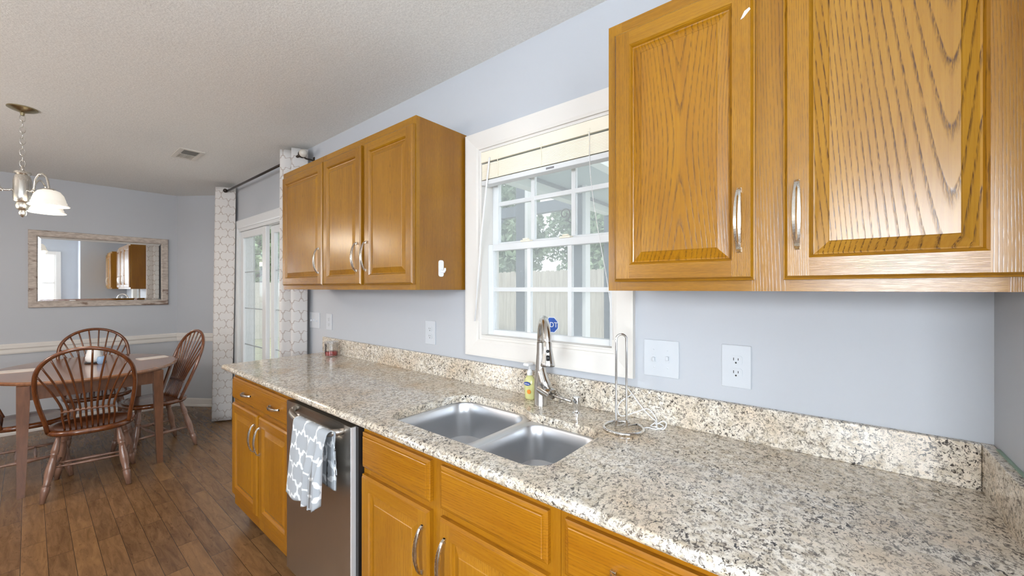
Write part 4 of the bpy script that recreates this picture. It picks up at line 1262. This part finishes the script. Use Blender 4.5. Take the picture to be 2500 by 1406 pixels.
# ------------------------------------------------------------------ windsor chairs
def make_chair():
    root = thing('windsor_chair', 'x', 'chair', (0, 0, 0))
    SZ = 0.430
    # seat: saddle-dished rounded shield, local +x is the front
    bm = BM()
    n = 40
    def outline(sc=1.0):
        out = []
        for k in range(n):
            a = 2*PI*k/n
            cx, sx = math.cos(a), math.sin(a)
            e = 0.78
            x = math.copysign(abs(cx)**e, cx)*0.212; y = math.copysign(abs(sx)**e, sx)*(0.222 + 0.012*cx)
            out.append((0.012 + x*sc, y*sc))
        return out
    loops = []
    for sc, z in ((0.86, SZ-0.040), (0.96, SZ-0.034), (1.0, SZ-0.020), (0.985, SZ-0.006), (0.94, SZ), (0.80, SZ-0.004), (0.55, SZ-0.012), (0.25, SZ-0.014)):
        loops.append([bm.verts.new((x, y, z)) for x, y in outline(sc)])
    for a, b in zip(loops[:-1], loops[1:]):
        for k in range(n): bm.faces.new((a[k], a[(k+1) % n], b[(k+1) % n], b[k]))
    bm.faces.new(loops[0][::-1]); bm.faces.new(loops[-1])
    obj('seat', bm, CHAIR, root, smooth=True, autosm=50)
    # bent hoop back leaning to the rear
    def bk(y, z): return (-0.105 - (z-SZ)*0.36, y, z)
    hoop = []
    for z, y in ((SZ-0.012, 0.192), (0.50, 0.202), (0.60, 0.219), (0.70, 0.230), (0.77, 0.229)): hoop.append((y, z))
    for k in range(1, 16):
        a = PI*k/16
        hoop.append((0.227*math.cos(a)*(1.0), 0.775 + 0.207*math.sin(a)**0.92))
    hoop += [(-y, z) for y, z in hoop[:5][::-1]]
    pts = catmull([bk(y, z) for y, z in hoop], 3)
    bm = BM(); tube(bm, pts, 0.0125, 10, flat=(1.0, 0.95)); obj('back_hoop', bm, CHAIR, root, smooth=True)
    # low rail that ties the spindles
    ZR = 0.555
    bm = BM(); tube(bm, [bk(-0.128, ZR), bk(-0.06, ZR+0.003), bk(0.0, ZR+0.004), bk(0.06, ZR+0.003), bk(0.128, ZR)], 0.0085, 8, flat=(0.8, 1.15)); obj('spindle_rail', bm, CHAIRLEG, root, smooth=True)
    # spindles: straight to the rail, fanning out above it to the hoop
    ns = 10
    for i in range(ns):
        f = (i+0.5)/ns*2-1
        yb = 0.124*f/0.9
        ang = PI/2 - f/0.9*R(78)
        ye, ze = 0.224*math.cos(ang), 0.775 + 0.203*max(0, math.sin(ang))**0.92
        pts = [bk(yb*0.94, SZ-0.010), bk(yb, ZR-0.04), bk(yb, ZR+0.03)]
        mid = bk(yb + (ye-yb)*0.38, ZR + (ze-ZR)*0.52)
        pts = catmull([pts[0], pts[1], pts[2], mid, bk(ye, ze)], 4)
        m = len(pts)
        rr = [0.0052 + 0.0016*math.sin(PI*j/(m-1)) for j in range(m)]
        bm = BM(); tube(bm, pts, rr, 7); obj('spindle', bm, CHAIR, root, smooth=True)
    # turned splayed legs
    def leg_pts(top, foot, prof):
        T, F = Vector(top), Vector(foot)
        return [tuple(T + (F-T)*t) for t, r in prof], [r for t, r in prof]
    prof = [(0, 0.012), (0.10, 0.0135), (0.20, 0.019), (0.26, 0.0205), (0.275, 0.016), (0.285, 0.0215), (0.30, 0.0150), (0.36, 0.0170), (0.50, 0.0235), (0.60, 0.0225), (0.72, 0.0165), (0.745, 0.0205), (0.755, 0.0150), (0.77, 0.0205), (0.83, 0.0200), (1.0, 0.0125)]
    legs = {}
    for sx in (-1, 1):
        for sy in (-1, 1):
            top = (0.012+sx*0.135, sy*0.140, SZ-0.030); foot = (sx*0.212 + (0.0 if sx < 0 else 0.005), sy*0.200, 0.0)
            p, r = leg_pts(top, foot, prof)
            bm = BM(); tube(bm, p, r, 12); obj('leg', bm, CHAIRLEG, root, smooth=True)
            legs[sx, sy] = (Vector(top), Vector(foot))
    def lp(s, z):
        T, F = legs[s]; t = (T.z-z)/(T.z-F.z); return T + (F-T)*t
    side = {}
    for sy in (-1, 1):
        a, b = lp((-1, sy), 0.165), lp((1, sy), 0.165)
        side[sy] = (a, b)
        bm = BM(); tube(bm, [tuple(a + (b-a)*t) for t in (0, 0.25, 0.40, 0.47, 0.5, 0.53, 0.60, 0.75, 1)], [0.007, 0.009, 0.012, 0.016, 0.0125, 0.016, 0.012, 0.009, 0.007], 10); obj('stretcher', bm, CHAIRLEG, root, smooth=True)
    for t, dz in ((0.38, 0.0), (0.62, 0.0)):
        a = side[-1][0] + (side[-1][1]-side[-1][0])*t; b = side[1][0] + (side[1][1]-side[1][0])*t
        bm = BM(); tube(bm, [tuple(a + (b-a)*q) for q in (0, 0.25, 0.44, 0.5, 0.56, 0.75, 1)], [0.006, 0.008, 0.010, 0.0115, 0.010, 0.008, 0.006], 8); obj('stretcher', bm, CHAIRLEG, root, smooth=True)
    return root
proto = make_chair()
for i, (x, y, a, lab) in enumerate((
        (-4.085, -1.095, 170, 'windsor chair nearest the kitchen, its spindle back toward the viewer'),
        (-4.530, -0.690, 280, 'windsor chair at the right end of the table, beside the sliding door curtain'),
        (-5.205, -0.985, 0, 'windsor chair on the far side of the table, under the wall mirror'),
        (-4.550, -1.400, 90, 'windsor chair at the left edge of the frame, mostly cut off'))):
    c = proto if i == 0 else copy_tree(proto)
    c.location = (x, y, 0); c.rotation_euler = (0, 0, R(a))
    tag(c, lab, 'chair', 'windsor chairs around the dining table')

# things on the table
def placemat(cx, cy, w, l, rot, lab):
    bm = BM(); prism(bm, rrect(-w/2, w/2, -l/2, l/2, 0.02, 3), 'z', TZ+0.0006, TZ+0.004)
    bm.transform(Matrix.Translation((cx, cy, 0)) @ Matrix.Rotation(R(rot), 4, 'Z'))
    tag(obj('placemat', bm, plain('pale_cloth', srgb(222, 214, 208), 0.8)), lab, 'placemat')
placemat(-4.70, -0.685, 0.13, 0.20, 8, 'narrow white mat at the right end of the dining table')
placemat(-4.72, -1.435, 0.13, 0.22, -12, 'narrow white mat at the left end of the dining table')
bm = BM(); lathe(bm, [(0.0, TZ+0.0006), (0.06, TZ+0.0006), (0.066, TZ+0.006), (0.062, TZ+0.010), (0.0, TZ+0.009)], (-4.76, -1.03, 0), 24); tag(obj('tray', bm, plain('dark_tray', (0.03, 0.03, 0.035), 0.4), smooth=True, autosm=40), 'small round dark tray in the middle of the dining table', 'tray')
cn = thing('lidded_jar', 'white lidded jar on the dark tray on the dining table', 'jar', (-4.76, -1.04, TZ))
bm = BM(); lathe(bm, [(0.036, TZ+0.0105), (0.048, TZ+0.025), (0.050, TZ+0.05), (0.044, TZ+0.068)], (-4.765, -1.04, 0), 24); obj('pot', bm, WHITEP, cn, smooth=True, autosm=40)
bm = BM(); lathe(bm, [(0.046, TZ+0.0685), (0.042, TZ+0.085), (0.033, TZ+0.118), (0.026, TZ+0.135), (0.0, TZ+0.138)], (-4.765, -1.04, 0), 24); obj('lid', bm, WHITEP, cn, smooth=True, autosm=40)
bm = BM(); lathe(bm, [(0.018, TZ+0.0005), (0.025, TZ+0.010), (0.026, TZ+0.045), (0.020, TZ+0.060), (0.0, TZ+0.061)], (-4.655, -1.005, 0), 20); tag(obj('cup', bm, plain('light_blue_glaze', srgb(140, 170, 205), 0.25), smooth=True, autosm=40), 'small light blue cup in front of the white jar', 'cup')

# ------------------------------------------------------------------ outdoors seen through the glass
GRASS = plain('dry_pale_grass', srgb(176, 178, 150), 0.9, var=0.2, vscale=6)
SLAB = plain('pale_patio_concrete', srgb(206, 206, 200), 0.8, var=0.06, vscale=8)
bm = BM(); box(bm, -26, 14, 0.16, 26, -0.25, -0.10)
struct('ground', bm, GRASS)
bm = BM(); box(bm, -5.6, 1.5, 0.15, 3.6, -0.0995, -0.02); struct('patio', bm, SLAB)

def fence_mat():
    t = NT('weathered_fence_wood')
    o = t.obj()
    f = t.noise(t.mapping(o, (25, 25, 2)), 1.0, 4)
    return t.set(t.ramp(f, [(0.3, srgb(176, 170, 162)), (0.7, srgb(204, 198, 190))]), 0.85)
FENCE = fence_mat()
fn = thing('garden_fence', 'weathered grey wooden privacy fence across the back yard', 'fence', (-7, 7.0, 0))
bm = BM()
x = -22.0
rf = random.Random(2)
while x < 3.0:
    h = 1.83 + rf.uniform(-0.012, 0.012)
    prism(bm, [(x, -0.09), (x+0.14, -0.09), (x+0.14, h-0.03), (x+0.11, h), (x+0.03, h), (x, h-0.03)], 'y', 7.0, 7.02)
    x += 0.1435
obj('boards', bm, FENCE, fn)
for z in (0.25, 0.95, 1.6):
    bm = BM(); box(bm, -22, 3, 7.021, 7.06, z-0.045, z+0.045); obj('rail', bm, FENCE, fn)

POST = plain('grey_stained_post', srgb(104, 113, 124), 0.7, var=0.1)
WPOST = plain('white_painted_post', srgb(235, 238, 240), 0.5)
ROOFW = plain('white_roof_panel', srgb(228, 234, 232), 0.6)
pr2 = thing('porch_cover', 'white porch roof over the patio outside the sink window', 'porch', (-1.2, 1.8, 0))
bm = BM(); box(bm, -2.33, -1.62, 0.30, 3.70, 2.47, 2.50); obj('ceiling_panel', bm, plain('pale_aqua_soffit', srgb(168, 182, 186), 0.6), pr2)
bm = BM(); box(bm, -2.44, -2.33, 0.30, 3.70, 2.36, 2.50, 0.004); obj('side_beam', bm, ROOFW, pr2)
bm = BM(); box(bm, -2.3295, -2.300, 0.30, 3.57, 2.440, 2.4695); tag(obj('shadow_strip', bm, plain('grey_shadow_strip', srgb(92, 98, 104), 0.6), pr2), 'dark strip drawing the shadow line along the beam')  # grey strip put in to draw the shadow line beside the beam
bm = BM(); box(bm, -2.44, 1.2, 3.58, 3.70, 2.34, 2.47, 0.004); tag(obj('front_beam', bm, POST, pr2), 'grey beam')
bm = BM(); box(bm, -1.62, -1.52, 0.30, 3.58, 2.41, 2.50, 0.004); obj('rafter', bm, ROOFW, pr2)
for x in (-2.40, 1.10):
    bm = BM(); box(bm, x-0.06, x+0.06, 3.58, 3.70, -0.0199, 2.36, 0.004); tag(obj('post', bm, POST, pr2), 'grey post')
def post(x, y, wd, lab, top=2.75):
    t = thing('patio_post', lab, 'post', (x, y, 0))
    bm = BM(); box(bm, x-wd, x+wd, y-0.06, y+0.06, -0.0195, top, 0.004); obj('timber', bm, POST, t)
    bm = BM(); box(bm, x+wd+0.001, x+wd+0.045, y-0.05, y+0.05, -0.0195, top, 0.003); tag(obj('white_edging', bm, WPOST, t), 'white edging board')
post(-2.935, 2.4, 0.062, 'grey timber post seen through the left panes of the sink window')
post(-2.165, 2.4, 0.062, 'grey timber post seen through the right panes of the sink window', 2.469)
# plain porch beam carried by the posts
bm = BM(); box(bm, -5.3, -2.50, 2.32, 2.48, 2.7505, 2.85); tag(obj('patio_beam', bm, POST), 'long grey beam resting on the patio posts', 'beam')
# arbor with braces, further out
ar = thing('garden_arbor', 'dark timber arbor with diagonal braces out in the yard', 'arbor', (-5.4, 4.6, 0))
for (a, b) in (((-5.75, 4.6, -0.1), (-5.75, 4.6, 2.75)), ((-4.55, 4.6, -0.1), (-4.55, 4.6, 2.75))):
    bm = BM(); box(bm, a[0]-0.07, a[0]+0.07, 4.53, 4.67, -0.1, 2.75); obj('post', bm, POST, ar)
bm = BM(); box(bm, -6.6, -3.6, 4.54, 4.66, 2.7505, 2.95); obj('top_beam', bm, POST, ar)
for s in (-1, 1):
    bm = BM(); tube(bm, [(-5.75+s*0.02, 4.6, 2.1), (-5.75+s*0.60, 4.6, 2.75)], 0.05, 4); obj('brace', bm, POST, ar)
sf = thing('side_fence', 'pale low fence at the side of the yard, seen through the sliding door', 'fence', (-13, 3.5, 0))
bm = BM()
y = -3.0
while y < 6.9:
    box(bm, -13.02, -13.0, y, y+0.14, -0.09, 1.55); y += 0.1435
obj('boards', bm, plain('pale_fence_wood', srgb(214, 212, 206), 0.8, var=0.06, vscale=4), sf)
for z in (0.3, 1.2):
    bm = BM(); box(bm, -13.06, -13.021, -3, 6.9, z-0.045, z+0.045); obj('rail', bm, FENCE, sf)
# scroll hook
bm = BM()
pts = []
for k in range(26):
    a = -PI/2 + 2*PI*1.35*k/25; r = 0.075 - 0.055*k/25
    pts.append((-2.345 + r*math.cos(a), 2.40, 2.20 + r*math.sin(a)))
tube(bm, [(-2.227, 2.40, 2.06), (-2.26, 2.40, 2.09), (-2.30, 2.40, 2.115)] + pts[0:], 0.008, 6)
tag(obj('plant_hook', bm, DARKMETAL, smooth=True), 'curled iron plant hook on the patio post', 'hook')

def tree(x, y, h, r, seed, lab, col, trunk=True):
    rt = random.Random(seed)
    t = thing('garden_tree', lab, 'tree', (x, y, -0.1), 'trees beyond the fence')
    bm = BM(); tube(bm, [(x, y, -0.1), (x+0.05, y, h*0.35), (x, y+0.1, h*0.7)], [0.16, 0.12, 0.07], 8); obj('trunk', bm, plain('tree_bark', srgb(110, 100, 92), 0.9), t)
    bm = BM()
    cl = [(rt.uniform(-r, r)*0.7, rt.uniform(-r, r)*0.5, rt.uniform(0.35, 0.95)*h) for _ in range(26)]
    for i in range(9000):
        cx, cy, cz = rt.choice(cl)
        d = Vector((rt.gauss(0, 1), rt.gauss(0, 1), rt.gauss(0, 1))).normalized()*r*0.36*rt.random()**0.4
        p = Vector((x+cx, y+cy, cz)) + d
        s = rt.uniform(0.07, 0.17)
        a = Vector((rt.gauss(0, 1), rt.gauss(0, 1), rt.gauss(0, 1))).normalized(); b = a.orthogonal().normalized()
        b = Matrix.Rotation(rt.uniform(0, 6.28), 3, a) @ b
        bm.faces.new([bm.verts.new(p + q) for q in (a*s, b*s*0.5, -a*s, -b*s*0.5)])
    obj('foliage', bm, col, t)
LEAF = plain('grey_green_leaves', srgb(146, 166, 142), 0.7, var=0.3, vscale=3)
LEAF2 = plain('light_green_leaves', srgb(172, 196, 160), 0.7, var=0.3, vscale=3)
tree(-9.3, 9.6, 5.4, 1.9, 1, 'leafy tree behind the fence, seen through the left panes of the sink window', LEAF)
tree(-8.7, 14.4, 6.4, 2.3, 2, 'leafy tree behind the fence, seen through the middle of the sink window', LEAF)
tree(-5.0, 9.8, 5.0, 1.8, 3, 'leafy tree behind the fence, seen at the right of the sink window', LEAF2)
tree(-15.2, 3.6, 5.2, 1.7, 5, 'pale green tree seen through the sliding door glass', LEAF2)
# low white garden bench/curb seen through the sliding door
bn = thing('garden_bench', 'low pale bench on the patio beyond the sliding door', 'bench', (-8.5, 2.3, 0))
bm = BM(); box(bm, -9.2, -7.6, 2.1, 2.5, 0.36, 0.42, 0.005); obj('seat', bm, WPOST, bn)
for x in (-9.1, -7.7):
    bm = BM(); box(bm, x-0.05, x+0.05, 2.12, 2.48, -0.1, 0.3598); obj('leg', bm, POST, bn)
